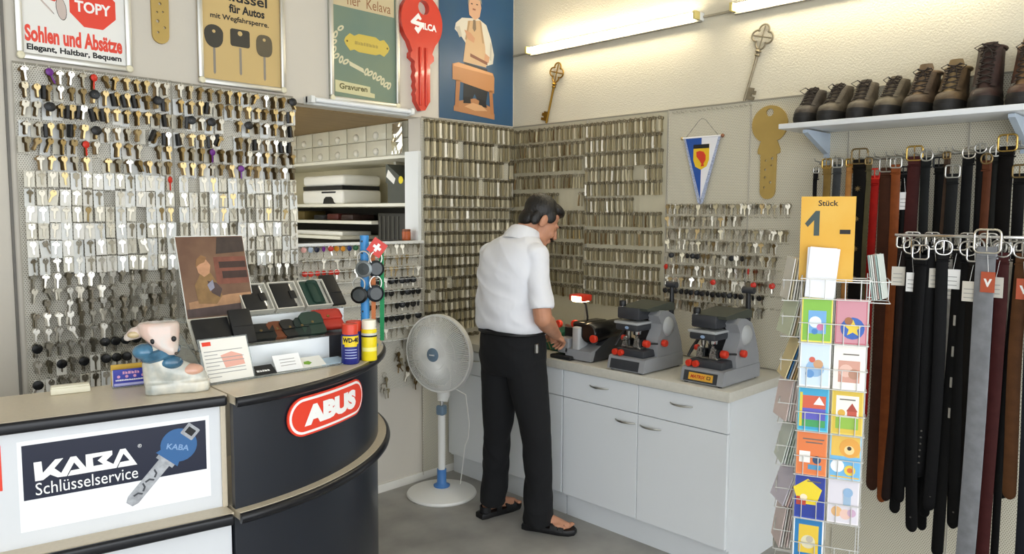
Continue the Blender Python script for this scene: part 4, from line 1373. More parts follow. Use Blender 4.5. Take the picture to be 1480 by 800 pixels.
# --- low duplicating machine the man works at
t = thing('key_duplicator', 'low grey key duplicator with black drum and red lamp in front of the man', 'machine', (0.38, 1.03, WT), 90)
MB().prism([(-0.19, 0.008), (0.17, 0.008), (0.17, 0.12), (0.05, 0.14), (-0.13, 0.075), (-0.19, 0.06)], -0.14, 0.04, m=RZ(90)).build('base', m_mgrey, t, smooth=30)
MB().prism([(-0.17, 0.008), (0.17, 0.008), (0.17, 0.17), (0.06, 0.17), (-0.15, 0.06)], -0.141, -0.10, m=RZ(90)).build('side_plate', m_mdark, t, smooth=30)
MB().rbox(0.0, 0.052, -0.185, -0.10, 0.03, 0.185, 0.012, 3).build('column', m_mlight, t)
MB().tube([(0.095, -0.165, 0.155), (0.095, -0.155, 0.155), (0.095, 0.12, 0.155), (0.095, 0.13, 0.155)], [0.048, 0.056, 0.056, 0.05], 24).build('drum', mat('glossy_black_enamel', '#121212', 0.22), t, smooth=40)
MB().rbox(-0.02, 0.07, -0.16, 0.05, 0.165, 0.21, 0.015, 3).build('top_guard', mat('glossy_black_enamel'), t)
MB().rbox(-0.13, 0.02, -0.22, -0.10, 0.0, 0.022, 0.008, 2).build('chip_tray', m_black, t)
MB().rbox(-0.10, -0.02, -0.19, -0.11, 0.03, 0.115, 0.008, 2).build('carriage', m_mgrey, t)
MB().rbox(-0.12, 0.02, -0.11, 0.03, 0.09, 0.165, 0.01, 2).build('spindle_block', m_black, t)
MB().rbox(-0.10, -0.04, -0.13, -0.09, 0.165, 0.182, 0.005, 2).build('vice_bar', m_steel, t)
for p, r in (((-0.115, -0.15, 0.185), 0.022), ((-0.018, -0.125, 0.192), 0.022), ((0.135, -0.15, 0.13), 0.022)):
    knob(t, p, r, 0.025, 'y')
MB().tube([(-0.03, -0.02, 0.16), (-0.025, -0.02, 0.22), (-0.03, -0.03, 0.29), (-0.045, -0.06, 0.325)], 0.006, 8).build('lamp_neck', m_black, t)
MB().rbox(-0.085, 0.02, -0.115, -0.035, 0.315, 0.352, 0.008, 2).build('lamp_shade', m_knob, t)
MB().box(-0.06, 0.005, -0.119, -0.112, 0.317, 0.342).build('lamp_window', mat('lit_lamp_window', '#ffe2b0', 0.4, emit=14.0), t, smooth=None)
MB().box(-0.06, 0.005, -0.112, -0.045, 0.311, 0.315).build('lamp_glow_panel', mat('lit_lamp_window'), t, smooth=None)
# green tool case behind the man
t = thing('green_box', 'dark green tool box on the worktop beside the man', 'box', (0.34, 0.70, WT), 90)
m_green = mat('dark_green_plastic', '#1f5c48', 0.45)
MB().rbox(-0.10, 0.12, -0.10, 0.10, 0.002, 0.075, 0.006, 2).build('body', m_green, t)
MB().rbox(-0.103, 0.123, -0.103, 0.103, 0.076, 0.112, 0.008, 2).build('lid', m_green, t)
o = MB().tube([(0.50, 0.82, 0.90), (0.52, 0.80, 0.98), (0.53, 0.79, 1.06), (0.50, 0.80, 1.03), (0.46, 0.82, 0.93), (0.44, 0.86, 0.89)], 0.003, 6).build('cable', mat('olive_cable', '#6d6a3a', 0.5))
tag(o, 'thin olive cable looping up beside the duplicator', 'cable')

# ================================================================== pedestal fan
t = thing('pedestal_fan', 'white pedestal fan with blue hub standing before the corner cabinet', 'fan', (0.868, 0.280, 0.0), 105)
m_fan = mat('fan_white_plastic', '#e6e6e2', 0.35)
m_fblue = mat('fan_blue_plastic', '#4a7fc0', 0.4)
m_fgblue = mat('fan_grey_blue_plastic', '#6c8296', 0.45)
MB().lathe([(0.001, 0.0), (0.205, 0.0), (0.21, 0.008), (0.205, 0.018), (0.16, 0.032), (0.08, 0.045), (0.045, 0.05), (0.001, 0.05)], 40).build('base', m_fan, t)
MB().lathe([(0.001, 0.05), (0.048, 0.05), (0.05, 0.058), (0.034, 0.066), (0.028, 0.075), (0.028, 0.155), (0.001, 0.155)], 20).build('base_socket', m_fblue, t)
MB().cyl((0, 0, 0.15), (0, 0, 0.50), 0.022, n=18).build('lower_pole', m_fan, t)
MB().rbox(-0.026, 0.026, -0.026, 0.026, 0.485, 0.545, 0.012, 3).build('height_clamp', m_fgblue, t)
MB().cyl((0, 0, 0.54), (0, 0, 0.60), 0.014, n=14).build('upper_pole', m_chrome, t)
MB().tube([(0, 0.01, 0.565), (0, 0.02, 0.60), (0, 0.03, 0.70), (0, 0.03, 0.78)], [0.03, 0.038, 0.042, 0.035], 16).build('neck', m_fan, t)
ZC = 0.86
MB().tube([(0, 0.17, ZC), (0, 0.15, ZC), (0, 0.06, ZC), (0, 0.03, ZC)], [0.03, 0.055, 0.065, 0.06], 20).build('motor_housing', m_fan, t)
RG = 0.225
g = MB()
NW = 120
for i in range(NW):
    a = 2 * pi * i / NW
    c, s_ = cos(a), sin(a)
    g.tube([(0.032 * c, -0.085, ZC + 0.032 * s_), (0.12 * c, -0.083, ZC + 0.12 * s_), (0.195 * c, -0.066, ZC + 0.195 * s_), (RG * c, -0.03, ZC + RG * s_)], 0.0025, 4)
tag(g.build('front_grille', m_fan, t), kind='stuff')
g = MB()
for i in range(NW):
    a = 2 * pi * (i + .5) / NW
    c, s_ = cos(a), sin(a)
    g.tube([(0.06 * c, 0.045, ZC + 0.06 * s_), (0.15 * c, 0.04, ZC + 0.15 * s_), (0.21 * c, 0.012, ZC + 0.21 * s_), (RG * c, -0.02, ZC + RG * s_)], 0.0016, 4)
tag(g.build('rear_grille', m_fan, t), kind='stuff')
MB().lathe([(RG - 0.003, -0.016), (RG + 0.007, -0.016), (RG + 0.007, 0.016), (RG - 0.003, 0.016), (RG - 0.003, -0.016)], 60, T(0, -0.025, ZC) @ RX(90)).build('grille_rim', m_fan, t)
for rr, yy in ((0.09, -0.0845), (0.15, -0.078)):
    MB().tube([(rr * cos(a), yy, ZC + rr * sin(a)) for a in [2 * pi * k / 40 for k in range(40)]], 0.0016, 4, closed=True).build('grille_ring', m_fan, t)
hub = MB().lathe([(0.001, 0.012), (0.03, 0.011), (0.04, 0.006), (0.042, -0.004)], 24, T(0, -0.084, ZC) @ RX(90)).build('hub_badge', m_fgblue, t)
scribble((-0.018, 0.018, ZC - 0.004, ZC + 0.004), -0.0962, m_inkwhite, hub, 1)
for k in range(3):
    a0 = 2 * pi * k / 3 + 0.4
    rings = []
    for j in range(7):
        rr = 0.035 + 0.155 * j / 6
        wd = 0.5 + 0.35 * sin(pi * j / 6)
        ring = []
        for q in range(6):
            a = a0 + (q / 5 - 0.5) * 2 * wd * (0.8 if j < 6 else 0.55)
            ring.append((rr * cos(a), -0.02 + 0.022 * (q / 5 - 0.5), ZC + rr * sin(a)))
        rings.append(ring)
    MB().loft(rings, False, False, closed=False).build('blade', mat('fan_blade_clear', '#c9ccc9', 0.3), t)
MB().lathe([(0.001, 0.03), (0.03, 0.025), (0.034, -0.02)], 18, T(0, -0.02, ZC) @ RX(90)).build('rotor_cap', m_fan, t)
o = MB().tube([(0.84, 0.34, 0.66), (0.80, 0.42, 0.62), (0.79, 0.44, 0.45), (0.78, 0.42, 0.36), (0.77, 0.38, 0.30), (0.74, 0.30, 0.02), (0.70, 0.10, 0.008)], 0.003, 6).build('power_cord', m_fan)
tag(o, 'white power cord hanging from the pedestal fan', 'cord')

# ================================================================== the man at the machine
m_skin = mat('skin', '#b98467', 0.55, noise=0.12, nscale=18, bump=0.04, bscale=120)
m_shirt = mat('white_shirt_cloth', '#dcdde2', 0.8, noise=0.03, nscale=10, bump=0.25, bscale=9, stretch=(1.2, 1.2, 0.5), sheen=0.1)
m_trs = mat('black_trouser_cloth', '#0b0c0f', 0.9, noise=0.15, nscale=10, bump=0.2, bscale=10, stretch=(1.3, 1.3, 0.35))
m_hair = mat('dark_hair', '#14100d', 0.45, noise=0.3, nscale=60, bump=0.4, bscale=140, stretch=(1, 1, 0.25))


def remesh(mb, voxel, iters, name):
    me = bpy.data.meshes.new('tmp')
    me.from_pydata(mb.v, [], mb.f)
    bm = bmesh.new()
    bm.from_mesh(me)
    bmesh.ops.recalc_face_normals(bm, faces=bm.faces)
    bm.to_mesh(me)
    bm.free()
    ob = bpy.data.objects.new('tmp', me)
    COL.objects.link(ob)
    r = ob.modifiers.new('r', 'REMESH')
    r.mode = 'VOXEL'
    r.voxel_size = voxel
    s = ob.modifiers.new('s', 'SMOOTH')
    s.iterations = iters
    s.factor = 0.5
    dg = bpy.context.evaluated_depsgraph_get()
    dg.update()
    out = bpy.data.meshes.new_from_object(ob.evaluated_get(dg))
    out.name = name
    bpy.data.objects.remove(ob)
    bpy.data.meshes.remove(me)
    out.polygons.foreach_set('use_smooth', [True] * len(out.polygons))
    out.materials.clear()
    return out


def folds(me, amp, sc, seed, wgt, shear=0.0):
    """cloth creases: ridged noise pushed along the normals"""
    from mathutils import noise
    nor = [v.normal.copy() for v in me.vertices]
    for v, nv in zip(me.vertices, nor):
        p = v.co.copy()
        q = Vector((p.x * sc[0] + seed, p.y * sc[1] + p.z * shear * 2, p.z * sc[2] + (p.x + p.y) * shear * 4))
        n1 = 1 - abs(noise.noise(q)) * 2
        n2 = noise.noise(q * 2.1 + Vector((3.1, 1.7, 9.2)))
        v.co = p + nv * amp * wgt(p) * (0.75 * n1 + 0.4 * n2 - 0.45)


def limb(mb, pts, rs, n=16):
    """tapered rounded limb through pts (interpolated)"""
    P, R_l = [], []
    for i in range(len(pts) - 1):
        for k in range(6):
            f = k / 6
            P.append(Vector(pts[i]).lerp(Vector(pts[i + 1]), f))
            R_l.append(rs[i] + (rs[i + 1] - rs[i]) * f)
    P.append(Vector(pts[-1]))
    R_l.append(rs[-1])
    mb.tube(P, R_l, n)
    mb.ball(pts[0], rs[0], n, 10)
    mb.ball(pts[-1], rs[-1], n, 10)


def ering(c, a, b, n=28, p=2.3, tilt=0.0):
    out = []
    for i in range(n):
        t_ = 2 * pi * i / n
        x = a * abs(cos(t_)) ** (2 / p) * (1 if cos(t_) >= 0 else -1)
        y = b * abs(sin(t_)) ** (2 / p) * (1 if sin(t_) >= 0 else -1)
        out.append((c[0] + x, c[1] + y, c[2] + tilt * x))
    return out


def smooth_rings(rings, k=4):
    """rings: (cx, cy, cz, a, b) catmull-interpolated"""
    out = []
    n = len(rings)
    for i in range(n - 1):
        p0, p1, p2, p3 = rings[max(i - 1, 0)], rings[i], rings[i + 1], rings[min(i + 2, n - 1)]
        for j in range(k):
            f = j / k
            out.append([0.5 * (2 * b + (c - a) * f + (2 * a - 5 * b + 4 * c - d) * f * f + (3 * b - a - 3 * c + d) * f ** 3) for a, b, c, d in zip(p0, p1, p2, p3)])
    out.append(list(rings[-1]))
    return out


man = thing('person', 'man in white short-sleeved shirt and black trousers bent over the duplicator', 'person', (0, 0, 0))
HM = T(0.782, 0.995, 1.648) @ RZ(66) @ RX(-33)      # head frame: +Y is the face direction
body = MB()
body.ball((0, -0.012, 0.035), (0.074, 0.096, 0.084), 24, 16, HM)
body.ball((0, 0.035, -0.03), (0.058, 0.062, 0.085), 20, 14, HM)
body.ball((0, 0.062, -0.095), (0.036, 0.034, 0.028), 16, 10, HM)
body.ball((0, 0.03, -0.08), (0.052, 0.055, 0.035), 16, 10, HM)
body.ball((0, 0.083, 0.014), (0.048, 0.018, 0.013), 14, 8, HM)
for s_ in (-1, 1):
    body.ball((s_ * 0.034, 0.068, -0.04), (0.022, 0.026, 0.024), 12, 8, HM)
    body.ball((s_ * 0.075, -0.012, -0.012), (0.012, 0.021, 0.034), 14, 10, HM)
    body.ball((s_ * 0.083, -0.020, -0.004), (0.006, 0.015, 0.026), 12, 8, HM)
body.tube([(0, 0.09, 0.008), (0, 0.108, -0.018), (0, 0.118, -0.036), (0, 0.108, -0.044)], [0.009, 0.011, 0.014, 0.012], 10, m=HM)
body.ball((0, 0.112, -0.038), (0.018, 0.014, 0.010), 10, 6, HM)
body.ball((0, 0.092, -0.066), (0.026, 0.014, 0.007), 12, 6, HM)
body.ball((0, 0.092, -0.076), (0.022, 0.013, 0.008), 12, 6, HM)
nk = HM @ Vector((0, -0.04, -0.05))
limb(body, [nk, (0.855, 0.955, 1.575), (0.90, 0.93, 1.47)], [0.056, 0.062, 0.08])
# trunk under the clothes
body.loft([ering((r[0], r[1], r[2]), r[3], r[4]) for r in smooth_rings([(0.905, 0.93, 1.50, 0.08, 0.15), (0.92, 0.925, 1.38, 0.105, 0.165), (0.925, 0.92, 1.22, 0.11, 0.15), (0.915, 0.925, 1.05, 0.12, 0.15), (0.91, 0.925, 0.92, 0.11, 0.15)])])
SHR, ELR, WRR = (0.912, 1.080, 1.468), (0.955, 1.175, 1.165), (0.715, 1.045, 1.045)
SHL, ELL, WRL = (0.920, 0.775, 1.465), (0.83, 0.70, 1.17), (0.66, 0.84, 1.06)
for S_, E_, W2 in ((SHR, ELR, WRR), (SHL, ELL, WRL)):
    limb(body, [S_, E_], [0.052, 0.046])
    mid = Vector(E_).lerp(Vector(W2), 0.3)
    limb(body, [E_, mid, W2], [0.044, 0.047, 0.029])


def hand(mb, wrist, direc, back, side):
    y = Vector(direc).normalized()
    z = (Vector(back) - y * Vector(back).dot(y)).normalized()
    x = y.cross(z) * side
    M = Matrix((x, y, z)).transposed().to_4x4()
    M.translation = Vector(wrist)
    limb_ = lambda pts, rs: limb(mb, [M @ Vector(p) for p in pts], rs, 10)
    limb_([(0, -0.015, 0), (0, 0.02, 0)], [0.026, 0.027])
    mb.ball((0, 0.055, 0.0), (0.042, 0.05, 0.017), 16, 10, M)
    mb.ball((0.0, 0.08, -0.002), (0.041, 0.025, 0.015), 16, 10, M)
    for i, (fx, L, b0) in enumerate(((0.031, 0.072, 0), (0.0105, 0.080, 2), (-0.0105, 0.075, 4), (-0.031, 0.060, 6))):
        p = Vector((fx, 0.092 - 0.004 * abs(i - 1), 0))
        an = 0
        pts = [p.copy()]
        for seg, (f, bend) in enumerate(((0.45, 35 + b0), (0.30, 50), (0.25, 40))):
            an += bend
            p = p + Vector((0, cos(rad(an)), -sin(rad(an)))) * L * f
            pts.append(p.copy())
        limb_(pts, [0.0095, 0.009, 0.0082, 0.007])
    limb_([(0.028, 0.02, -0.006), (0.048, 0.048, -0.018), (0.046, 0.076, -0.034), (0.036, 0.092, -0.044)], [0.015, 0.012, 0.0105, 0.008])


hand(body, WRR, (-0.78, -0.28, -0.38), (0.1, 0.55, 0.8), -1)
hand(body, WRL, (-0.85, 0.25, -0.32), (0.1, -0.35, 0.9), 1)
# legs and feet
HPR, KNR, ANR = (0.905, 1.005, 0.92), (0.868, 1.055, 0.52), (0.822, 1.035, 0.085)
HPL, KNL, ANL = (0.915, 0.835, 0.92), (0.90, 0.80, 0.52), (0.872, 0.738, 0.085)
for H_, K_, A_ in ((HPR, KNR, ANR), (HPL, KNL, ANL)):
    limb(body, [H_, K_, A_], [0.085, 0.055, 0.036])
FR = T(0.822, 1.020, 0.0) @ RZ(27)          # foot frames: +Y toward the toes
FL = T(0.875, 0.712, 0.0) @ RZ(84)
for F_ in (FR, FL):
    limb(body, [F_ @ Vector((0, -0.015, 0.065)), F_ @ Vector((0, 0.05, 0.068)), F_ @ Vector((0, 0.12, 0.05)), F_ @ Vector((0, 0.165, 0.043))], [0.033, 0.034, 0.028, 0.02], 12)
    body.ball((0, 0.12, 0.046), (0.042, 0.05, 0.020), 14, 8, F_)
    sg = 1 if F_ is FR else -1
    for i in range(5):
        body.ball((sg * (-0.034 + i * 0.0165), 0.185 - 0.004 * i - 0.008 * (i > 2) * (i - 2), 0.041), (0.0105 if i == 0 else 0.008, 0.018, 0.010), 10, 6, F_)
me = remesh(body, 0.0042, 3, 'body')
me.materials.append(m_skin)
link('body', me, man)
# hair, moustache, brows, eyes
h = MB()
h.ball((0, -0.026, 0.045), (0.082, 0.096, 0.086), 28, 18, HM)
h.ball((0, -0.072, -0.028), (0.062, 0.042, 0.058), 20, 12, HM)
h.ball((0, 0.03, 0.085), (0.066, 0.066, 0.036), 20, 12, HM)
for s_ in (-1, 1):
    h.ball((s_ * 0.072, 0.012, 0.026), (0.011, 0.032, 0.034), 12, 8, HM)
    h.ball((s_ * 0.066, -0.052, -0.018), (0.014, 0.028, 0.04), 12, 8, HM)
me = remesh(h, 0.0045, 3, 'hair')
me.materials.append(m_hair)
link('hair', me, man)
h = MB().ball((0, 0.104, -0.058), (0.034, 0.014, 0.010), 16, 8, HM)
h.build('moustache', m_hair, man)
for s_ in (-1, 1):
    MB().ball((s_ * 0.032, 0.098, 0.019), (0.02, 0.006, 0.005), 12, 6, HM).build('eyebrow', m_hair, man)
    e = MB().ball((s_ * 0.031, 0.068, -0.004), (0.011, 0.010, 0.006), 12, 8, HM).build('eye', mat('eye_white', '#e4ddd2', 0.2), man)
    MB().ball((s_ * 0.031, 0.0768, -0.006), (0.005, 0.002, 0.004), 10, 6, HM).build('iris', mat('eye_brown', '#2c1c12', 0.2), e)
# shirt
s = MB()
tor = smooth_rings([(0.918, 0.925, 1.072, 0.150, 0.184), (0.922, 0.925, 1.105, 0.163, 0.196), (0.925, 0.922, 1.16, 0.162, 0.197), (0.925, 0.92, 1.28, 0.150, 0.190), (0.922, 0.924, 1.40, 0.145, 0.198),
                    (0.914, 0.928, 1.475, 0.134, 0.190), (0.902, 0.934, 1.535, 0.108, 0.145), (0.882, 0.944, 1.568, 0.080, 0.098), (0.868, 0.951, 1.586, 0.064, 0.074)])
s.loft([ering((r[0], r[1], r[2]), r[3], r[4], 40, 2.3, 0.10 * max(0, 1 - i / 8)) for i, r in enumerate(tor)])
for S_, E_ in ((SHR, ELR), (SHL, ELL)):
    S_, E_ = Vector(S_), Vector(E_)
    d = (E_ - S_)
    q = S_ + d * 0.86
    inn = S_ + Vector((0, 0.05 if S_.y < 0.9 else -0.05, 0.0))
    pts = [inn, S_, S_ + d * 0.3, S_ + d * 0.6, q]
    s.tube([inn.lerp(S_, k / 3) for k in range(3)] + [S_.lerp(q, k / 10) for k in range(11)], [0.075, 0.075, 0.074] + [0.072 - 0.006 * sin(pi * k / 10) - 0.001 * k for k in range(11)], 24)
    s.ball(S_, (0.076, 0.066, 0.07), 20, 12)
me = remesh(s, 0.006, 5, 'shirt')
folds(me, 0.017, (5, 5, 9), 11, lambda p: 0.35 + 0.65 * min(1, max(0, (1.52 - p.z) / 0.2)), shear=0.8)
me.materials.append(m_shirt)
sh = link('shirt', me, man)
col = MB()
cr = []
for r in ((0.878, 0.948, 1.530, 0.076, 0.088), (0.866, 0.953, 1.575, 0.070, 0.078), (0.856, 0.957, 1.600, 0.066, 0.071), (0.858, 0.956, 1.596, 0.071, 0.076), (0.872, 0.950, 1.562, 0.084, 0.094), (0.884, 0.946, 1.525, 0.094, 0.108)):
    cr.append(ering(r[:3], r[3], r[4], 32, 2.1, 0.42))
col.loft(cr, False, False).build('collar', m_shirt, sh)
# trousers
p = MB()
p.loft([ering((r[0], r[1], r[2]), r[3], r[4], 36) for r in smooth_rings([(0.915, 0.925, 1.10, 0.135, 0.17), (0.915, 0.925, 1.02, 0.147, 0.182), (0.912, 0.922, 0.93, 0.148, 0.186), (0.908, 0.92, 0.85, 0.125, 0.175)])])
for pts, rs in (([(0.905, 1.010, 0.92), (0.898, 1.022, 0.80), (0.878, 1.045, 0.62), (0.866, 1.058, 0.48), (0.845, 1.045, 0.25), (0.822, 1.030, 0.045)], [0.105, 0.104, 0.088, 0.076, 0.076, 0.083]),
                ([(0.918, 0.838, 0.92), (0.916, 0.832, 0.80), (0.908, 0.812, 0.62), (0.898, 0.795, 0.48), (0.885, 0.765, 0.25), (0.876, 0.738, 0.085)], [0.105, 0.104, 0.088, 0.076, 0.072, 0.075])):
    P, R_l = [], []
    for i in range(len(pts) - 1):
        for k in range(5):
            P.append(Vector(pts[i]).lerp(Vector(pts[i + 1]), k / 5))
            R_l.append(rs[i] + (rs[i + 1] - rs[i]) * k / 5)
    P.append(Vector(pts[-1]))
    R_l.append(rs[-1])
    p.tube(P, R_l, 24)
me = remesh(p, 0.007, 5, 'trousers')
folds(me, 0.012, (5, 5, 6), 23, lambda p: 0.3 + 0.7 * (min(1, max(0, (0.65 - p.z) / 0.3)) if p.z < 0.65 else min(1, max(0, (p.z - 0.75) / 0.2))), shear=1.2)
me.materials.append(m_trs)
tr = link('trousers', me, man)
MB().tube([ering((0.915, 0.925, 1.075), 0.149, 0.183, 32)[k] for k in range(32)], 0.010, 6, closed=True).build('belt', m_leather_black, tr)
MB().rbox(-0.012, 0.012, -0.008, 0.008, -0.05, 0.0, 0.003, 1, T(0.935, 1.115, 1.03) @ RZ(200)).build('key_clip', m_steel, tr)


def sandal(F_, s_, nm):
    ol = [(-0.03, -0.075), (0.03, -0.075), (0.038, -0.05), (0.036, 0.0), (0.043, 0.08), (0.047, 0.13), (0.040, 0.185), (0.018, 0.212), (-0.015, 0.215), (-0.042, 0.195), (-0.047, 0.14), (-0.04, 0.07), (-0.033, 0.0), (-0.038, -0.05)]
    mb = MB()
    mb.loft([[(x * k, y * k2, z) for x, y in ol] for k, k2, z in ((0.96, 0.99, 0.0), (1.03, 1.01, 0.006), (1.03, 1.01, 0.024), (0.98, 0.99, 0.03))], m=F_)
    so = mb.build('sandal', m_leather_black, man)
    for y0, y1, hw, hh in ((0.085, 0.125, 0.047, 0.046), (0.128, 0.158, 0.046, 0.038), (0.02, 0.055, 0.041, 0.075)):
        rings = []
        for k in range(11):
            a = pi * k / 10
            x, z = -hw * cos(a), 0.02 + hh * sin(a) ** 0.8
            rings.append([(x, y0, z), (x, y1, z), (x * 0.93, y1, z - 0.004), (x * 0.93, y0, z - 0.004)])
        MB().loft(rings, m=F_).build('strap', m_leather_black, so)
    rings = []
    for k in range(13):
        a = pi + pi * k / 12
        x, y = 0.036 * cos(a), -0.02 + 0.045 * sin(a)
        rings.append([(x, y, 0.03), (x, y, 0.062), (x * .92, y * .92, 0.062), (x * .92, y * .92, 0.03)])
    MB().loft(rings, m=F_).build('heel_counter', m_leather_black, so)


sandal(FR, 1, 'right')
sandal(FL, -1, 'left')
# ================================================================== shoe shelf
m_shelf = mat('shelf_white', '#dfe2e4', 0.4)
o = MB().rbox(0.0, 1.60, -0.302, -0.010, 0.0, 0.024, 0.003).build('wall_shelf', m_shelf, loc=(0, 2.045, 2.078), rz=90)
tag(o, 'long white wall shelf carrying the row of shoes', 'shelf')
m_brk = mat('bracket_blue_grey', '#aebbc9', 0.45)
for i, y in enumerate((2.155, 2.955)):
    t = thing('shelf_bracket', ('white triangular bracket under the low end of the shoe shelf', 'white triangular bracket under the tall boots')[i], 'bracket', (0, y, 2.0765), 90)
    MB().prism([(0.012, -0.004), (0.26, -0.004), (0.26, -0.018), (0.03, -0.10), (0.012, -0.10)], -0.012, 0.012, m=RZ(-90)).build('gusset', m_brk, t, smooth=None)
    MB().box(-0.014, 0.014, -0.014, -0.010, -0.34 if i == 0 else -0.14, -0.002).build('upright', m_brk, t, smooth=None)

m_sole = mat('black_rubber', '#191715', 0.7)


def shoe(label, y, H, leather, tongue_h, seed, collar='low', lace='#221a15', yaw=0.0, w=1.0, L=0.272, xf=0.292):
    """shoe with its toe toward the room (-Y local); H = height of the collar"""
    rnd = random.Random(seed)
    t = thing('boot' if collar == 'high' else 'shoe', label, 'boot' if collar == 'high' else 'shoe', (xf - L / 2 - 0.004, y, 2.1025), 90 + yaw, 'shoes on the wall shelf')
    h = L / 2
    ml = mat(*leather[:2], 0.55, noise=0.22, nscale=14, bump=0.2, bscale=90, col2=leather[2] if len(leather) > 2 else None)
    # z, front y, back y, half width, squareness
    k = (H - 0.085) / 0.06
    prof = [(0.026, -h + 0.004, h - 0.004, 0.047), (0.036, -h + 0.001, h - 0.002, 0.050), (0.050, -h + 0.004, h - 0.001, 0.050), (0.064, -h + 0.012, h - 0.001, 0.049),
            (0.076, -h + 0.034, h - 0.002, 0.046), (0.086, -h + 0.072, h - 0.004, 0.043), (0.100, -h + 0.104, h - 0.006, 0.041)]
    z0 = 0.100
    n = 5
    for i in range(1, n + 1):
        f = i / n
        z = z0 + (H - z0) * f
        prof.append((z, -h + 0.104 + (0.052 if H < 0.2 else 0.046) * f, h - 0.006 - 0.006 * sin(pi * f) + (0.004 if H > 0.2 else 0), 0.041 - 0.001 * f))
    def ring(z, yf, yb, hw, ins=0.0, m_=24):
        pts = []
        cy, b = (yf + yb) / 2, (yb - yf) / 2 - ins
        for j in range(m_):
            a = 2 * pi * j / m_
            c_, s_ = cos(a), sin(a)
            e = 0.78
            x = (hw - ins) * w * abs(c_) ** e * (1 if c_ >= 0 else -1)
            yy = b * abs(s_) ** 0.85 * (1 if s_ >= 0 else -1)
            # waist of the foot
            tt = (cy + yy + h) / L
            x *= 1.0 - 0.10 * math.exp(-((tt - 0.62) / 0.16) ** 2) * (1 if z < 0.06 else 0)
            pts.append((x, cy + yy, z))
        return pts
    rings = [ring(*p) for p in prof]
    top = prof[-1]
    rings += [ring(top[0] + 0.002, top[1] + 0.001, top[2] - 0.001, top[3], 0.002), ring(top[0] - 0.004, top[1], top[2], top[3], 0.006), ring(top[0] - 0.03, top[1], top[2], top[3], 0.008), ring(0.09, top[1], top[2], top[3], 0.010)]
    MB().loft(rings).build('upper', ml, t, smooth=60)
    # sole with welt and heel
    s_out = [ring(0.0, -h + 0.010, h - 0.003, 0.046), ring(0.004, -h + 0.002, h, 0.052), ring(0.020, -h - 0.004, h + 0.003, 0.054), ring(0.027, -h - 0.004, h + 0.003, 0.054), ring(0.028, -h, h, 0.05)]
    so = MB().loft(s_out)
    sol = so.build('sole', m_sole, t, smooth=40)
    # black band: shading of the lower shoe, put into the colour
    MB().loft([ring(0.026, -h - 0.002, h + 0.001, 0.0515), ring(0.040, -h - 0.001, h + 0.0005, 0.0525), ring(0.046, -h + 0.002, h - 0.001, 0.051)], False, False).build('shade_band', m_sole, t, smooth=60)
    # tongue following the throat
    def throat(f):
        p = prof[5]
        q = prof[-1]
        zz = 0.082 + (H + tongue_h - 0.082) * f
        yy = -h + 0.066 + (q[1] + 0.006 - (-h + 0.066)) * min(1, f * (H + tongue_h - 0.082) / max(H - 0.082, 0.01)) ** 0.8
        return yy, zz
    rg = []
    for i in range(8):
        f = i / 7
        yy, zz = throat(f)
        wd = (0.020 + 0.010 * f) * w * (1 if i < 7 else 0.75)
        rg.append([(-wd, yy + 0.008, zz), (-wd * 0.5, yy - 0.004, zz), (wd * 0.5, yy - 0.004, zz), (wd, yy + 0.008, zz), (wd * 0.5, yy + 0.006, zz), (-wd * 0.5, yy + 0.006, zz)])
    MB().loft(rg).build('tongue', mat(leather[0] + '_tongue', leather[3] if len(leather) > 3 else leather[1], 0.65, noise=0.15), t, smooth=60)
    # eyelet stays
    for s_ in (-1, 1):
        rg = []
        for i in range(7):
            f = 0.05 + 0.92 * i / 6 * (H - 0.085) / (H + tongue_h - 0.085)
            yy, zz = throat(f)
            x0, x1 = s_ * 0.020 * w, s_ * 0.040 * w
            rg.append([(x0, yy - 0.007, zz), (x1, yy + 0.012, zz - 0.002), (x1, yy + 0.016, zz), (x0, yy - 0.002, zz + 0.002)])
        MB().loft(rg).build('eyelet_stay', ml, t, smooth=60)
    # laces
    m_l = mat('lace_' + lace.strip('#'), lace, 0.8)
    lc = MB()
    nl = 5 if H < 0.2 else 7
    for i in range(nl):
        f = (0.10 + 0.84 * i / (nl - 1)) * (H - 0.085) / (H + tongue_h - 0.085)
        yy, zz = throat(f)
        x = 0.026 * w
        f2 = min(f + 0.1, 1)
        y2, z2 = throat(f2)
        for s_ in (-1, 1):
            lc.tube([(s_ * x, yy - 0.008, zz), (0, (yy + y2) / 2 - 0.013, (zz + z2) / 2), (-s_ * x, y2 - 0.008, z2)], 0.0026, 6)
    yy, zz = throat(0.92 * (H - 0.085) / (H + tongue_h - 0.085))
    for s_ in (-1, 1):
        q = 0.016 + 0.01 * rnd.random()
        lc.tube([(0, yy - 0.016, zz), (s_ * q, yy - 0.026, zz + 0.016), (s_ * q * 2.0, yy - 0.03, zz + 0.004), (s_ * q * 1.2, yy - 0.026, zz - 0.012), (0, yy - 0.016, zz)], 0.0024, 6)
        lc.tube([(0, yy - 0.016, zz), (s_ * 0.012, yy - 0.030, zz - 0.015), (s_ * 0.018, yy - 0.036, zz - 0.04 - 0.015 * rnd.random())], 0.0022, 6)
    lc.build('laces', m_l, t)
    if collar == 'high':
        MB().tube([(p[0] * 1.0, p[1], p[2]) for p in ring(H - 0.006, top[1], top[2], top[3] + 0.003)], 0.007, 8, closed=True).build('padded_collar', mat(leather[0] + '_collar', leather[3] if len(leather) > 3 else leather[1], 0.6, noise=0.15), t)


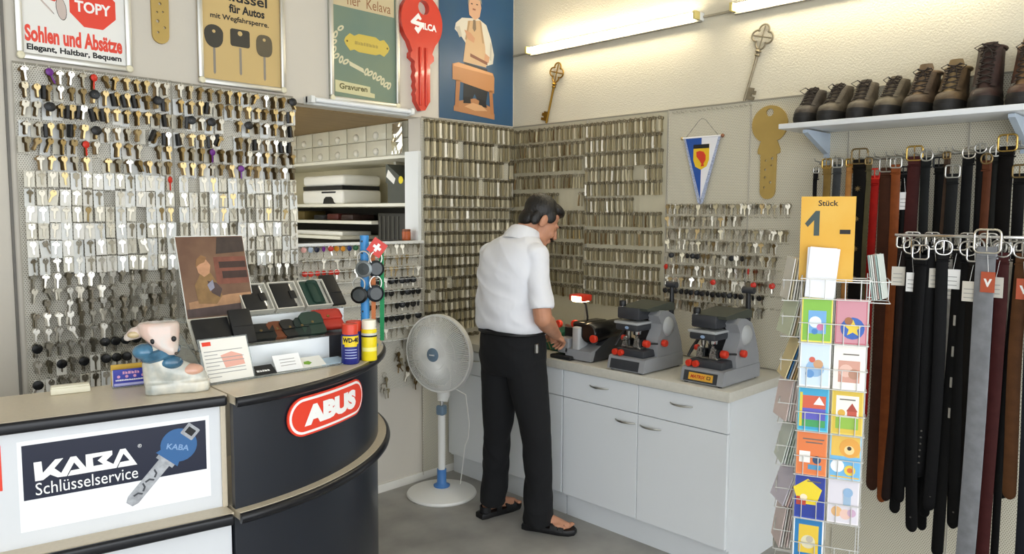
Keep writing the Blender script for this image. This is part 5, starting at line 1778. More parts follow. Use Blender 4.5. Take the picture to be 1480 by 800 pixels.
LB = ('dark_brown_leather', '#4c4136', '#2c241d')
LO = ('olive_leather', '#5c5243', '#352e25')
SHOES = [
    ('low dark leather lace-up shoe at the left end of the shelf', 2.128, 0.165, ('charcoal_leather', '#453d35', '#27211c'), 0.012, 0),
    ('low olive lace-up shoe, second from the left end of the shelf', 2.245, 0.170, LO, 0.012, 0),
    ('low lace-up shoe with upright lace loop, third on the shelf', 2.365, 0.172, LO, 0.014, 0),
    ('low tan-sided lace-up shoe, fourth on the shelf, beside the first hiking boot', 2.487, 0.172, ('tan_olive_leather', '#6b604d', '#3c352a'), 0.014, 0),
    ('brown hiking boot with puffy tongue, first of the tall ones', 2.605, 0.192, ('hiking_brown', '#50402f', '#2d2018', '#7a6348'), 0.03, 1),
    ('brown hiking boot with wide pale tongue, second of the tall ones', 2.720, 0.196, ('hiking_tan', '#5f4c33', '#33261a', '#86704c'), 0.03, 1),
    ('tall dark brown boot with high shaft, second from the right end', 2.842, 0.262, ('tall_dark_boot', '#3a2620', '#241815', '#3a2620'), 0.012, 1),
    ('tall reddish brown hiking boot cut off at the right edge', 2.975, 0.245, ('tall_red_boot', '#5a3a2a', '#33201a', '#7d5f3e'), 0.03, 1),
]
for i, (lb, y, H, lea, tg, hi) in enumerate(SHOES):
    shoe(lb, y, H, lea, tg, i, 'high' if hi else 'low', '#2a211b', random.Random(i).uniform(-4, 4), 0.98 if not hi else 1.06)

# ================================================================== belts
def buckle_path(style, w, h):
    if style == 'oval':
        return [(w / 2 * cos(a), 0, h / 2 * sin(a)) for a in [2 * pi * k / 20 for k in range(20)]]
    return [(x, 0, z) for x, z in rrect(-w / 2, w / 2, -h / 2, h / 2, min(w, h) * (0.2 if style == 'rect' else 0.42), 3)]


def belt(label, loc, width, L, m, mb_, style='rect', rz=90, tag_col=None, tag_side=1, sway=0.0, buckle_dz=0.0, eyelets=False, text_print=None, group='belts on the wall rail', th=0.004, bw=None, plain_top=False):
    t = thing('belt', label, 'belt', loc, rz, group)
    w2 = width / 2
    rg = []
    z0 = -buckle_dz
    tipf = 1 - width * 0.62 / L
    fs = [tipf * k / 12 for k in range(13)] + [tipf + (1 - tipf) * q for q in (0.3, 0.55, 0.75, 0.88, 0.96, 1.0)]
    for f in fs:
        z = z0 - L * f
        hw = w2 * (1.0 if f <= tipf else max(0.10, sqrt(max(0, 1 - ((f - tipf) / (1 - tipf)) ** 2))))
        xo = sway * f * f + 0.004 * sin(5 * f + loc[1] * 40)
        yo = -0.006 * sin(pi * f) * (1 + sin(loc[1] * 77))
        rg.append([(xo - hw, yo - th / 2, z), (xo - hw * 0.9, yo - th / 2 - 0.0012, z), (xo + hw * 0.9, yo - th / 2 - 0.0012, z), (xo + hw, yo - th / 2, z), (xo + hw, yo + th / 2, z), (xo - hw, yo + th / 2, z)])
    MB().loft(rg).build('strap', m, t, smooth=50)
    bw = bw or width * 1.35
    bh = bw * 0.95
    zc = z0 + bh * 0.30
    b = MB().tube([(x, -0.004, zc + z) for x, _, z in buckle_path(style, bw, bh)], 0.0042, 7, closed=True).build('buckle', mb_, t, smooth=60)
    MB().tube([(0, -0.006, zc - bh * 0.42), (0, -0.010, zc), (0, -0.008, zc + bh * 0.48)], 0.0026, 6).build('prong', mb_, b)
    MB().tube([(x, y, z0 - 0.035) for x, y in ((-w2 - 0.002, -th), (w2 + 0.002, -th), (w2 + 0.002, th), (-w2 - 0.002, th))], 0.003, 6, closed=True).build('keeper_loop', m, t)
    # folded top of the strap round the buckle bar
    MB().rbox(-w2, w2, -th * 1.6, th * 1.2, z0 - 0.03, z0 + 0.006, 0.002, 1).build('strap_fold', m, t)
    if tag_col:
        tm = mat('price_tag_' + tag_col.strip('#'), tag_col, 0.6)
        tz = z0 - 0.085
        tg = MB().box(-0.024 + tag_side * 0.012, 0.024 + tag_side * 0.012, -0.012, -0.011, tz - 0.075, tz).build('price_tag', tm, t, smooth=None)
        MB().tube([(tag_side * 0.012, -0.0115, tz), (tag_side * 0.006, -0.008, tz + 0.05), (0, 0.0, z0 + 0.01)], 0.0007, 4).build('tag_string', m_inkwhite, tg)
        if text_print:
            text(text_print, (-0.014 + tag_side * 0.012, 0.014 + tag_side * 0.012, tz - 0.055, tz - 0.025), -0.0125, m_inkwhite, tg, bold=0.05)
        elif tag_col in ('#e6e6e4', '#c9c4b8'):
            for k in range(3):
                flat(quad(-0.018 + tag_side * 0.012, 0.014 + tag_side * 0.012, tz - 0.030 - 0.016 * k, tz - 0.0275 - 0.016 * k), -0.0121, mat('tag_print_grey', '#8a8a88', 0.6), tg, 'printed_line')
    if eyelets:
        for k in range(6):
            zz = z0 - L + 0.06 + 0.026 * k
            MB().lathe([(0.0008, 0.0012), (0.0034, 0.0012), (0.004, 0)], 8, T(sway * (1 + (zz - z0 + 0) / -L * 0) * ((z0 - zz) / L) ** 2, -th / 2 - 0.002, zz) @ RX(90)).build('eyelet', mat('eyelet_grey', '#55524d', 0.4, 0.6), t)
    return t


def leather(nm, c):
    return mat('belt_' + nm.replace(' ', '_'), '#' + ''.join('%02x' % int(int(c[k:k + 2], 16) * (0.45 if int(c[1:3], 16) < 0x36 else 0.9)) for k in (1, 3, 5)), 0.55, noise=0.18, nscale=25, bump=0.12, bscale=200, ior=1.22)


m_gold = mat('gold_buckle_metal', '#c9a960', 0.25, 1.0)
UP = [
    (2.162, .018, 'black', '#131313', m_steel, 'rect', .62, .02), (2.217, .036, 'olive tan', '#8c713c', m_gold, 'rect', .80, .0), (2.268, .034, 'slate grey', '#3a3c3e', m_steel, 'rect', .95, .0),
    (2.317, .026, 'light tan', '#bb8346', m_gold, 'rect', .85, .0), (2.362, .056, 'wide dark brown', '#1c1712', m_bronze, 'rect', 1.36, -.015), (2.405, .020, 'olive', '#4c452c', m_bronze, 'rect', .9, .0),
    (2.428, .036, 'bright red', '#b3211b', m_red, 'rect', 1.1, .06), (2.480, .052, 'chestnut brown', '#46281b', m_steel, 'rect', 1.45, .03), (2.519, .036, 'orange brown', '#82441f', m_steel, 'rect', 1.5, .02),
    (2.545, .024, 'thin black', '#161616', m_black, 'rect', 1.2, .05), (2.589, .050, 'burgundy', '#45201f', m_gold, 'rect', 1.3, -.01), (2.640, .036, 'graphite', '#2b2f2f', m_steel, 'round', 1.2, .0),
    (2.683, .036, 'matt black', '#111213', m_black, 'rect', 1.2, .03), (2.713, .020, 'umber', '#46362a', m_bronze, 'rect', 1.1, .0), (2.740, .042, 'lead grey', '#2f3233', m_steel, 'rect', 1.2, .075),
    (2.791, .040, 'dark slate', '#222426', m_nickel, 'round', 1.2, .0), (2.833, .030, 'glossy black', '#0e0e0f', m_steel, 'oval', 1.2, -.015), (2.860, .030, 'braided brown', '#5d3420', m_bronze, 'round', 1.2, .03),
    (2.885, .036, 'dark olive', '#27271f', m_steel, 'round', 1.2, .0), (2.926, .054, 'wide espresso', '#1f1a17', m_gold, 'rect', 1.3, -.02), (2.975, .040, 'soft black', '#1a1a1c', m_bronze, 'rect', 1.3, .09),
]
for i, (y, w_, nm, c, bm_, st, L, dz) in enumerate(UP):
    bl = {m_steel: 'steel', m_gold: 'gold', m_bronze: 'bronze', m_black: 'black', m_red: 'red', m_nickel: 'silver'}[bm_]
    b = belt('%s leather belt with %s buckle on the upper wall rail' % (nm, bl), (0.14 + 0.012 * (i % 3), y, 1.905 + 0.035 * (y - 2.16)), w_, L, leather(nm, c), bm_, st, 90 + random.Random(i * 3).uniform(-12, 12),
             '#e6e6e4' if i == 9 else None, sway=0.01 * ((i % 3) - 1), buckle_dz=dz, bw=w_ * 1.25 if w_ > .03 else None, group='belts on the upper wall rail')
    if i == 4:
        for k in range(9):
            zz = -0.11 - 0.135 * k
            MB().prism([(0.013 * (1 if j % 2 == 0 else 0.45) * cos(rad(22.5 * j)), zz + 0.013 * (1 if j % 2 == 0 else 0.45) * sin(rad(22.5 * j))) for j in range(16)], -0.012, -0.004).build('star_stud', m_bronze, b, smooth=None)
t = thing('belt_rail', 'steel hook rail holding the upper row of belts', 'rail', (0.008, 2.14, 1.93), 90)
MB().cyl((0, -0.05, 0.0), (0.92, -0.05, 0.03), 0.006, n=10).build('bar', m_steel, t)
for x in (0.05, 0.45, 0.86):
    MB().cyl((x, 0, 0.03 * x), (x, -0.05, 0.03 * x), 0.006, n=10).build('arm', m_steel, t)
for i, (y, *_r) in enumerate(UP):
    x = y - 2.14
    MB().tube([(x, -0.05, 0.032 * x), (x, -0.15 - 0.012 * (i % 3), 0.032 * x + 0.004), (x, -0.156 - 0.012 * (i % 3), 0.032 * x + 0.018)], 0.0025, 6).build('hook', m_steel, t)

FRB = [
    (2.654, .034, 'dark chestnut', '#351b13', 1.05, '#c9c4b8', 0), (2.690, .042, 'jet black', '#0f0f10', 1.02, '#e6e6e4', 0), (2.727, .042, 'coal black', '#121214', 1.10, None, 1), (2.764, .042, 'soot black', '#151517', 0.92, '#c9c4b8', 1),
    (2.802, .042, 'ink black', '#0d0d0e', 1.02, None, 1), (2.826, .022, 'cream', '#b9b4aa', 1.20, '#c9c4b8', 0), (2.850, .042, 'lettered black', '#101011', 1.22, '#e6e6e4', 0), (2.886, .042, 'plain black', '#131313', 1.06, None, 1),
    (2.914, .042, 'brown-black', '#231b16', 1.02, '#c9c4b8', 0), (2.954, .066, 'silver grey', '#8e9094', 1.30, '#b5563a', 0), (2.994, .042, 'oxblood', '#45201f', 1.30, '#c9c4b8', 0), (3.018, .018, 'thin ivory', '#c2b8a4', 1.25, None, 0),
    (3.036, .026, 'narrow black', '#141416', 1.2, None, 0), (3.058, .044, 'cognac-tipped', '#5a3a22', 0.90, '#b5563a', 0), (3.10, .040, 'navy blue', '#1e2230', 1.25, None, 0),
]
BKB = [(2.672, .040, 'raven black', '#111112', 1.12), (2.708, .040, 'tar black', '#131314', 0.98), (2.745, .040, 'onyx black', '#0e0e10', 1.16), (2.783, .040, 'charcoal black', '#17171a', 1.08), (2.868, .040, 'pitch black', '#101012', 1.12), (2.900, .038, 'deep black', '#141415', 0.98), (2.935, .040, 'dusky black', '#18181a', 1.15), (2.975, .036, 'bistre', '#2c1d16', 1.2)]
for i, (y, w_, nm, c, L, tg, ey) in enumerate(FRB):
    b = belt('%s belt with silver buckle hanging from the front chrome rack' % nm, (0.497 if nm == 'silver grey' else 0.436 if nm in ('cream', 'thin ivory') else 0.45 + 0.014 * (i % 3), y, 1.565 - 0.02 * (i % 3)), w_, L, leather(nm, c), m_chrome if i % 3 else m_nickel, ('rect', 'round', 'rect')[i % 3], 90 + random.Random(i * 5).uniform(-22, 22),
             tg, 1 if i % 2 else -1, sway=0.015 * ((i % 3) - 1), eyelets=bool(ey), text_print='V' if tg == '#b5563a' else None, group='belts on the front chrome rack')
    if i == 6:
        for k in range(4):
            MB().rbox(-0.004, 0.004, -0.0075, -0.0035, -0.30 - 0.12 * k, -0.26 - 0.12 * k, 0.001, 1).build('stamped_mark', mat('belt_print', '#9a968c', 0.5), b)
for i, (y, w_, nm, c, L) in enumerate(BKB):
    belt('%s belt in the rear layer of the front chrome rack' % nm, (0.402 + 0.016 * (i % 2), y, 1.575 - 0.02 * (i % 2)), w_, L, leather(nm, c), m_steel if i % 2 else m_chrome, ('rect', 'round')[i % 2], 90 + random.Random(i * 7).uniform(-15, 15),
         None, sway=0.012 * ((i % 3) - 1), group='belts on the front chrome rack')
t = thing('belt_rack', 'chrome bar rack holding the front row of belts', 'rack', (0.008, 2.63, 1.60), 90)
MB().rbox(0, 0.52, -0.475, -0.445, 0.0, 0.012, 0.003).build('bar', m_chrome, t)
for i, (y, *_r) in enumerate(BKB):
    x = y - 2.63
    MB().tube([(x, -0.449, 0.004), (x, -0.42, 0.0), (x, -0.408, -0.018), (x, -0.414, -0.022)], 0.003, 6).build('hook', m_chrome, t)
for x in (0.02, 0.50):
    MB().rbox(x - 0.008, x + 0.008, -0.45, 0.0, 0.0, 0.012, 0.003).build('arm', m_chrome, t)
for i, (y, *_r) in enumerate(FRB):
    x = y - 2.63
    MB().tube([(x, -0.46, 0.0), (x, -0.452, -0.02), (x, -0.445, -0.032 - 0.02 * (i % 3)), (x, -0.46, -0.036 - 0.02 * (i % 3))], 0.003, 6).build('hook', m_chrome, t)

# ================================================================== greeting card spinner
SPX, SPY, SRZ = 0.93, 2.56, 112
t = thing('card_spinner', 'tall white wire spinner rack full of greeting cards', 'card rack', (SPX, SPY, 0), SRZ)
m_sw = mat('white_wire', '#cfcfcb', 0.35, 0.3)
MB().lathe([(0.001, 0), (0.20, 0), (0.205, 0.006), (0.195, 0.015), (0.03, 0.03), (0.001, 0.03)], 28).build('base', m_sw, t)
MB().cyl((0, 0, 0.02), (0, 0, 1.56), 0.011, n=12).build('pole', m_sw, t)
fx0, fx1, fy = -0.088, 0.130, -0.125
cx_ = (fx0 + fx1) / 2
ROWS = [1.395 - 0.1585 * i for i in range(7)]     # top z of each row's cards
fr = MB()
for x, y in ((fx0, fy + 0.03), (fx1, fy + 0.03), (fx0, 0.10), (fx1, 0.10), (cx_, fy + 0.03)):
    fr.cyl((x, y, 0.22), (x, y, 1.47), 0.0022, n=6)
for z in (0.25, 1.45):
    fr.tube([(fx0, fy + 0.03, z), (fx1, fy + 0.03, z), (fx1, 0.10, z), (fx0, 0.10, z)], 0.0022, 6, closed=True)
    for x in (fx0, fx1):
        fr.cyl((x, -0.012, z), (0, 0, z), 0.0022, n=6)
fr.build('frame', m_sw, t)
def pocket(x0, x1, ztop):
    zb, zm = ztop - 0.158, ztop - 0.088
    p_ = MB()
    p_.tube([(x0, fy + 0.03, zm), (x0, fy - 0.022, zm), (x1, fy - 0.022, zm), (x1, fy + 0.03, zm)], 0.0018, 6)
    p_.tube([(x0, fy + 0.03, zb), (x0, fy - 0.020, zb), (x1, fy - 0.020, zb), (x1, fy + 0.03, zb)], 0.0018, 6)
    for f in (0.28, 0.72):
        x = x0 + (x1 - x0) * f
        p_.tube([(x, fy + 0.03, zb), (x, fy - 0.020, zb), (x, fy - 0.022, zm)], 0.0018, 6)
    p_.build('pocket', m_sw, t)
for z in [ROWS[0] + 0.155] + ROWS[:6]:
    pocket(fx0 - 0.003, cx_ - 0.001, z)
    pocket(cx_ + 0.001, fx1 + 0.003, z)
def side_pocket(sx, ztop):
    zb, zm = ztop - 0.158, ztop - 0.085
    x0 = fx0 if sx < 0 else fx1
    p_ = MB()
    for zz in (zb, zm):
        p_.tube([(x0, fy + 0.03, zz), (x0 + sx * 0.065, fy + 0.03, zz), (x0 + sx * 0.065, 0.09, zz), (x0, 0.09, zz)], 0.0018, 6)
    p_.tube([(x0, 0.0, zb), (x0 + sx * 0.065, 0.0, zb), (x0 + sx * 0.065, 0.0, zm)], 0.0018, 6)
    p_.build('pocket', m_sw, t)
for z in [ROWS[0] + 0.14] + [r + 0.01 for r in ROWS[:7]]:
    side_pocket(-1, z)
side_pocket(1, ROWS[0] + 0.145)


def place(o, x, y, z, rx=0.0, rzl=0.0):
    o.matrix_world = T(SPX, SPY, 0) @ RZ(SRZ) @ T(x, y, z) @ RZ(rzl) @ RX(rx)
    return o


CARDS = [
    ('green and yellow greeting card with blue picture panel, top left on the spinner', '#7fb83a', '#e6d84a', [('q', -.028, .030, -.125, -.045, '#6fa7d8'), ('c', -.005, -.085, .02, '#e5eef5'), ('c', .012, -.102, .012, '#d07aa8'), ('c', -.006, -.118, .010, '#3f7fc0')]),
    ('pink greeting card with blue disc and yellow star, top right on the spinner', '#c98a96', '#b8606e', [('c', .005, -.10, .038, '#2f5db0'), ('s', .006, -.10, .030, '#e8c93a'), ('c', -.008, -.075, .013, '#9a6238')]),
    ('white greeting card with blue watercolour animal, second row left', '#cfe0ee', '#eef3f6', [('c', 0, -.09, .030, '#8fb4d8'), ('c', .01, -.075, .016, '#c99a70'), ('c', -.01, -.06, .010, '#d0604a'), ('c', -.016, -.11, .014, '#5f92c8')]),
    ('white greeting card with rose picture, second row right', '#eeeae2', '#f2f0ea', [('q', -.034, .034, -.13, -.055, '#cf9a88'), ('c', -.01, -.09, .022, '#e0b8a8'), ('c', .016, -.10, .018, '#b98a72'), ('l', -.02, .03, -.035, '')]),
    ('turquoise-bordered greeting card with bright painted landscape, third row left', '#2f9fc8', '#5cc0d8', [('q', -.036, .040, -.075, -.030, '#cf5a3a'), ('q', -.036, .040, -.115, -.075, '#5a58b8'), ('q', -.036, .040, -.140, -.115, '#3f9a58'), ('q', -.045, -.036, -.14, -.02, '#d8c83a'), ('t', .018, -.05, .018, '#f0f0e8')]),
    ('yellow-bordered greeting card with red house, third row right', '#d8b83a', '#e2c85a', [('q', -.036, .036, -.120, -.020, '#f0ece0'), ('q', -.036, .036, -.135, -.095, '#8fb83f'), ('q', .0, .030, -.09, -.07, '#c0503a'), ('t', .015, -.062, .018, '#a8402c'), ('c', -.018, -.08, .012, '#d8a83a'), ('l', -.025, .025, -.035, '')]),
    ('orange greeting card with blue shapes and white note, fourth row left', '#e0783a', '#e88a4a', [('q', -.040, -.004, -.112, -.072, '#eeece6'), ('c', .018, -.10, .014, '#2c4a70'), ('q', -.01, .034, -.135, -.118, '#4a90b8'), ('l', -.03, .04, -.03, ''), ('l', -.02, .035, -.042, '')]),
    ('sky blue and yellow greeting card with round bear head, fourth row right', '#e2b84a', '#8fc4e2', [('q', -.047, .047, -.145, -.075, '#6fb2dc'), ('c', .014, -.045, .034, '#e0a03f'), ('c', .012, -.052, .016, '#efd090'), ('c', .012, -.046, .007, '#2a2018'), ('c', -.024, -.11, .022, '#eef0f0'), ('c', .016, -.122, .018, '#e8c83a'), ('c', .016, -.122, .009, '#d8703a')]),
    ('navy greeting card with yellow pentagon, fifth row left', '#1f3590', '#2a44a8', [('p', -.008, -.065, .050, '#e8cf2a'), ('q', -.044, -.012, -.110, -.08, '#b5402c'), ('c', -.02, -.082, .012, '#f0e0c0'), ('l', -.01, .035, -.025, '')]),
    ('pale lilac greeting card with flowers, fifth row right', '#d9d5dc', '#e6e2e6', [('c', -.02, -.115, .018, '#e0b27a'), ('c', .008, -.122, .018, '#e6c2b4'), ('c', .028, -.115, .014, '#c9a8c0'), ('q', .0, .024, -.09, -.04, '#9ab4cc'), ('c', .014, -.045, .016, '#8fb0d0')]),
    ('blue-bordered greeting card with yellow picture, sixth row left', '#2277b0', '#eef0f0', [('q', -.032, .034, -.125, -.025, '#e2bf3a'), ('c', .0, -.085, .024, '#d9d2b0'), ('c', .005, -.075, .012, '#b8b0a0')]),
]
k = 0
for r in range(6):
    for c in range(2):
        if r == 5 and c == 1:
            continue
        lb, c0, c1, arts = CARDS[k]
        x = (fx0 + cx_) / 2 if c == 0 else (cx_ + fx1) / 2
        o = thing('greeting_card', lb, 'card', group='greeting cards on the spinner front')
        place(o, x, fy - 0.004, ROWS[r], -5)
        W2 = 0.0505
        MB().box(-W2, W2, 0.001, 0.012, -0.156, 0.0).build('card_pack', m_card, o, smooth=None)
        MB().box(-W2 + 0.001, W2 - 0.001, -0.001, 0.001, -0.155, -0.001).build('front_border', mat('card_' + c1.strip('#'), c1, 0.35), o, smooth=None)
        flat(quad(-W2 + 0.005, W2 - 0.005, -0.150, -0.006), -0.001, mat('card_' + c0.strip('#'), c0, 0.35), o, 'front_print', 0.0005)
        for q, a in enumerate(arts):
            y_ = -0.0016 - 0.0003 * q
            mm = mat('card_' + (a[-1] or '#6a625a').strip('#'), a[-1] or '#6a625a', 0.4)
            if a[0] == 'q':
                flat(quad(a[1], a[2], a[3], a[4]), y_, mm, o, 'printed_panel', 0.0003)
            elif a[0] == 'l':
                flat(quad(a[1], a[2], a[3], a[3] + 0.004), y_, mm, o, 'printed_line', 0.0003)
            elif a[0] == 'c':
                flat(circle(a[1], a[2], a[3], 16), y_, mm, o, 'printed_blob', 0.0003)
            elif a[0] == 't':
                flat([(a[1] - a[3], a[2] - a[3] * .6), (a[1] + a[3], a[2] - a[3] * .6), (a[1], a[2] + a[3])], y_, mm, o, 'printed_triangle', 0.0003)
            else:
                n_ = 10
                pts = [(a[1] + a[3] * (1 if (j % 2 == 0 or a[0] == 'p') else 0.45) * cos(rad(90 + 36 * j)), a[2] + a[3] * (1 if (j % 2 == 0 or a[0] == 'p') else 0.45) * sin(rad(90 + 36 * j))) for j in range(0, 10, 2 if a[0] == 'p' else 1)]
                flat(pts, y_, mm, o, 'printed_star', 0.0003)
        k += 1
# white envelopes and side packs
def pack(lb, x, y, z, w_, h_, n_, cols, rx, rzl, fan=0.012, lean=0.0, pitch_=0.0065):
    o = thing('card_pack', lb, 'card pack', group='packs of cards on the spinner sides')
    place(o, x, y, z, rx, rzl)
    for i in range(n_):
        cc = cols[i % len(cols)]
        q = MB().box(-w_ / 2, w_ / 2, 0.0, 0.0035, 0, h_).build('card', mat('pack_' + cc.strip('#'), cc, 0.4), o, smooth=None)
        q.matrix_local = T(0, pitch_ * i, 0) @ RX(-fan * 57 * (n_ / 2 - i) * 0.35) @ RY(random.Random(i).uniform(-2, 2) + lean)
    return o
pack('stack of plain white envelopes in front of the orange price sign', (fx0 + cx_) / 2 + 0.004, fy - 0.008, ROWS[0] + 0.0, 0.095, 0.175, 3, ['#eceef2', '#e4e6ea'], -4, 0, 0.01, 3)
pack('fanned pack of pale cards at the upper right of the spinner', fx1 + 0.055, fy + 0.09, ROWS[0] + 0.0, 0.11, 0.155, 6, ['#cfd6cf', '#9fb8b2', '#c8b0a8', '#dfe2dc'], -8, 78)
NM = ['topmost', 'second', 'third', 'fourth', 'fifth', 'sixth', 'lowest']
PC = [['#e6e4dc', '#d9cfae', '#ecece6', '#cfccc0'], ['#cfd8c0', '#e0e0d8', '#b8a888'], ['#e8d8a8', '#2f6fa8', '#e6e2d6', '#c0a070'], ['#ead8d4', '#ecece8', '#d8ccc6'], ['#d8e2d8', '#e6eae6', '#c2cec2'], ['#d8d2e0', '#eceae8', '#e0c4be'], ['#e2d0cc', '#e8e8e4', '#c8c0b8']]
for i in range(7):
    zb = (ROWS[0] + 0.14 if i == 0 else ROWS[i - 1] + 0.01) - 0.157
    pack('fanned %s pack of cards on the side of the spinner facing the cabinets' % NM[i], fx0 - 0.064, -0.02, zb, 0.125, 0.152, 9, PC[i], -6 - (i % 3) * 5, -74 + (i % 2) * 8, 0.022, pitch_=0.0095)
# orange price sign
o = thing('price_sign', 'orange cardboard price sign standing on top of the card spinner', 'sign')
place(o, -0.012, fy + 0.035, 1.452)
MB().box(-0.088, 0.088, 0.0, 0.003, 0, 0.295).build('board', mat('orange_board', '#d9a029', 0.5, col2='#e0b24a', nscale=6), o, smooth=None)
text('Stück', (-0.032, 0.032, 0.262, 0.282), -0.0006, m_ink, o, bold=0.015)
flat([(-0.044, 0.158), (-0.026, 0.158), (-0.026, 0.245), (-0.040, 0.245), (-0.074, 0.200), (-0.064, 0.188), (-0.044, 0.212)], -0.0001, mat('slate_ink', '#3a4a48', 0.5), o, 'printed_numeral')
flat(quad(0.04, 0.074, 0.165, 0.180), -0.0001, m_ink, o, 'printed_dash')
# ================================================================== things on the customer counter
CZ = CT + 0.0005
m_acr = mat('clear_display_acrylic', '#eef4f4', 0.06, trans=0.85, ior=1.2)
m_acrw = mat('sky_reflection_acrylic', '#e8eef2', 0.12, noise=0.04, nscale=10)  # white of the reflected sky, put into the risers' colour
DX, DY = 2.36, 1.20
disp = thing('acrylic_display', 'stepped clear acrylic display stand full of wallets on the curved counter', 'display stand', (DX, DY, CZ), 180)
def D(x, y, z):      # display frame to world
    return (DX - x, DY - y, CZ + z)
MB().box(-0.265, 0.25, 0.0, 0.40, 0.0, 0.004).build('floor_sheet', m_acr, disp, smooth=None)
MB().box(-0.245, 0.262, 0.120, 0.124, 0.004, 0.093).build('lower_riser', m_acrw, disp, smooth=None)
MB().box(-0.245, 0.262, 0.120, 0.290, 0.093, 0.097).build('lower_step', m_acr, disp, smooth=None)
MB().box(-0.19, 0.43, 0.280, 0.284, 0.097, 0.178).build('upper_riser', m_acrw, disp, smooth=None)
MB().box(-0.24, 0.43, 0.280, 0.40, 0.178, 0.182).build('upper_step', m_acr, disp, smooth=None)
MB().prism([(0.0, 0.004), (0.40, 0.004), (0.40, 0.19), (0.34, 0.19), (0.02, 0.03)], -0.002, 0.002, m=T(-0.262, 0, 0) @ RZ(90)).build('side_sheet', m_acr, disp, smooth=None)
# framed picture in a holder
def leaner(name, label, cat, x, y, z, lean, yaw=0.0, group=None):
    o = thing(name, label, cat, group=group)
    o.matrix_world = T(DX, DY, CZ) @ RZ(180) @ T(x, y, z) @ RZ(yaw) @ RX(-lean)
    return o
t = leaner('framed_picture', 'framed painting of a child cobbler in warm browns, leaning on the acrylic display', 'picture', -0.078, 0.318, 0.183, 18)
PW, PH = 0.130, 0.318
MB().box(-PW - 0.003, PW + 0.003, 0.0, 0.004, 0.0, PH + 0.004).build('holder', mat('holder_edge', '#d9dad4', 0.2), t, smooth=None)
MB().box(-PW, PW, -0.0012, 0.0, 0.002, PH).build('print', mat('painting_brown', '#5d3f31', 0.4, col2='#7d6048', nscale=7), t, smooth=None)
def pt(pts, c, nm, y):
    flat([(x * 0.130, z * 0.318) for x, z in pts], y, mat('paint_' + c.strip('#'), c, 0.45, noise=0.25, nscale=30), t, nm, 0.0003)
pt([(-.98, .02), (.98, .02), (.98, .16), (-.98, .12)], '#4a3a38', 'painted_ground', -0.0013)
pt([(-.9, .12), (.98, .16), (.98, .28), (.3, .27), (-.9, .2)], '#a87f5c', 'painted_table', -0.0017)
pt([(.0, .40), (.98, .40), (.98, .74), (.0, .74)], '#7d4a3a', 'painted_cabinet', -0.0015)
pt([(.14, .60), (.96, .60), (.96, .68), (.14, .68)], '#3d2a24', 'painted_shelf', -0.0019)
pt([(.20, .47), (.96, .47), (.96, .56), (.20, .56)], '#3d2a24', 'painted_shelf', -0.0019)
pt([(.1, .78), (.98, .80), (.98, .99), (.2, .99)], '#3f332d', 'painted_curtain', -0.0015)
pt([(-.62, .18), (-.1, .16), (.1, .26), (.0, .42), (-.15, .55), (-.45, .54), (-.66, .40)], '#86673f', 'painted_coat', -0.0021)
pt([(-.50, .55), (-.35, .50), (-.18, .54), (-.12, .64), (-.25, .73), (-.42, .73), (-.54, .65)], '#bd8d6a', 'painted_head', -0.0024)
pt([(-.56, .62), (-.50, .72), (-.35, .77), (-.2, .74), (-.28, .68), (-.42, .66)], '#8a6540', 'painted_hair', -0.0027)
pt([(-.28, .45), (-.02, .42), (.12, .34), (.02, .24), (-.2, .30)], '#4b3a38', 'painted_boot', -0.0026)
pt([(-.3, .40), (-.12, .46), (-.1, .36), (-.24, .32)], '#8f8fa0', 'painted_apron', -0.0029)

# wallets in open boxes on the top step
m_boxw = mat('silver_box_card', '#c3c0b4', 0.5)
m_wal = mat('black_wallet_leather', '#151516', 0.5, noise=0.1)
m_walg = mat('dark_green_wallet_leather', '#1f3a2f', 0.5, noise=0.1)
for i, (x, lab, wm) in enumerate(((0.062, 'boxed black wallet with metal clasp, next to the framed picture', m_wal), (0.192, 'boxed black wallet with metal clasp, middle of the top step', m_wal), (0.325, 'boxed dark green wallet on the top display step', m_walg))):
    t = leaner('boxed_wallet', lab, 'wallet', x, 0.30, 0.184, 42, group='wallets on the top display step')
    w2, hh = 0.060, 0.135
    MB().box(-w2, w2, 0.0, 0.004, 0, hh).build('box_back', m_boxw, t, smooth=None)
    for a in ((-w2, w2, 0.0, 0.005), (-w2, w2, hh - 0.005, hh), (-w2, -w2 + 0.005, 0.005, hh - 0.005), (w2 - 0.005, w2, 0.005, hh - 0.005)):
        MB().box(a[0], a[1], -0.020, 0.0, a[2], a[3]).build('box_wall', m_boxw, t, smooth=None)
    MB().rbox(-w2 + 0.008, w2 - 0.028, -0.020, -0.001, 0.008, hh - 0.008, 0.004, 2).build('wallet', wm, t)
    if i < 2:
        MB().rbox(w2 - 0.045, w2 - 0.018, -0.024, -0.018, 0.045, 0.085, 0.004, 2).build('strap_tab', m_wal, t)
        MB().cyl((w2 - 0.03, -0.018, 0.02), (w2 - 0.03, -0.018, 0.118), 0.004, n=8).build('metal_bar', m_chrome, t)
    else:
        MB().rbox(-0.028, 0.022, -0.024, -0.019, 0.010, hh - 0.010, 0.012, 3).build('flap', m_walg, t)
t = leaner('wallet', 'black wallet without box at the right end of the top display step', 'wallet', 0.408, 0.30, 0.184, 42, group='wallets on the top display step')
MB().rbox(-0.028, 0.045, -0.016, 0.0, 0, 0.16, 0.005, 2).build('cover', m_wal, t)
MB().rbox(-0.027, 0.044, -0.019, -0.0165, 0.06, 0.064, 0.001, 1).build('seam', m_black, t)

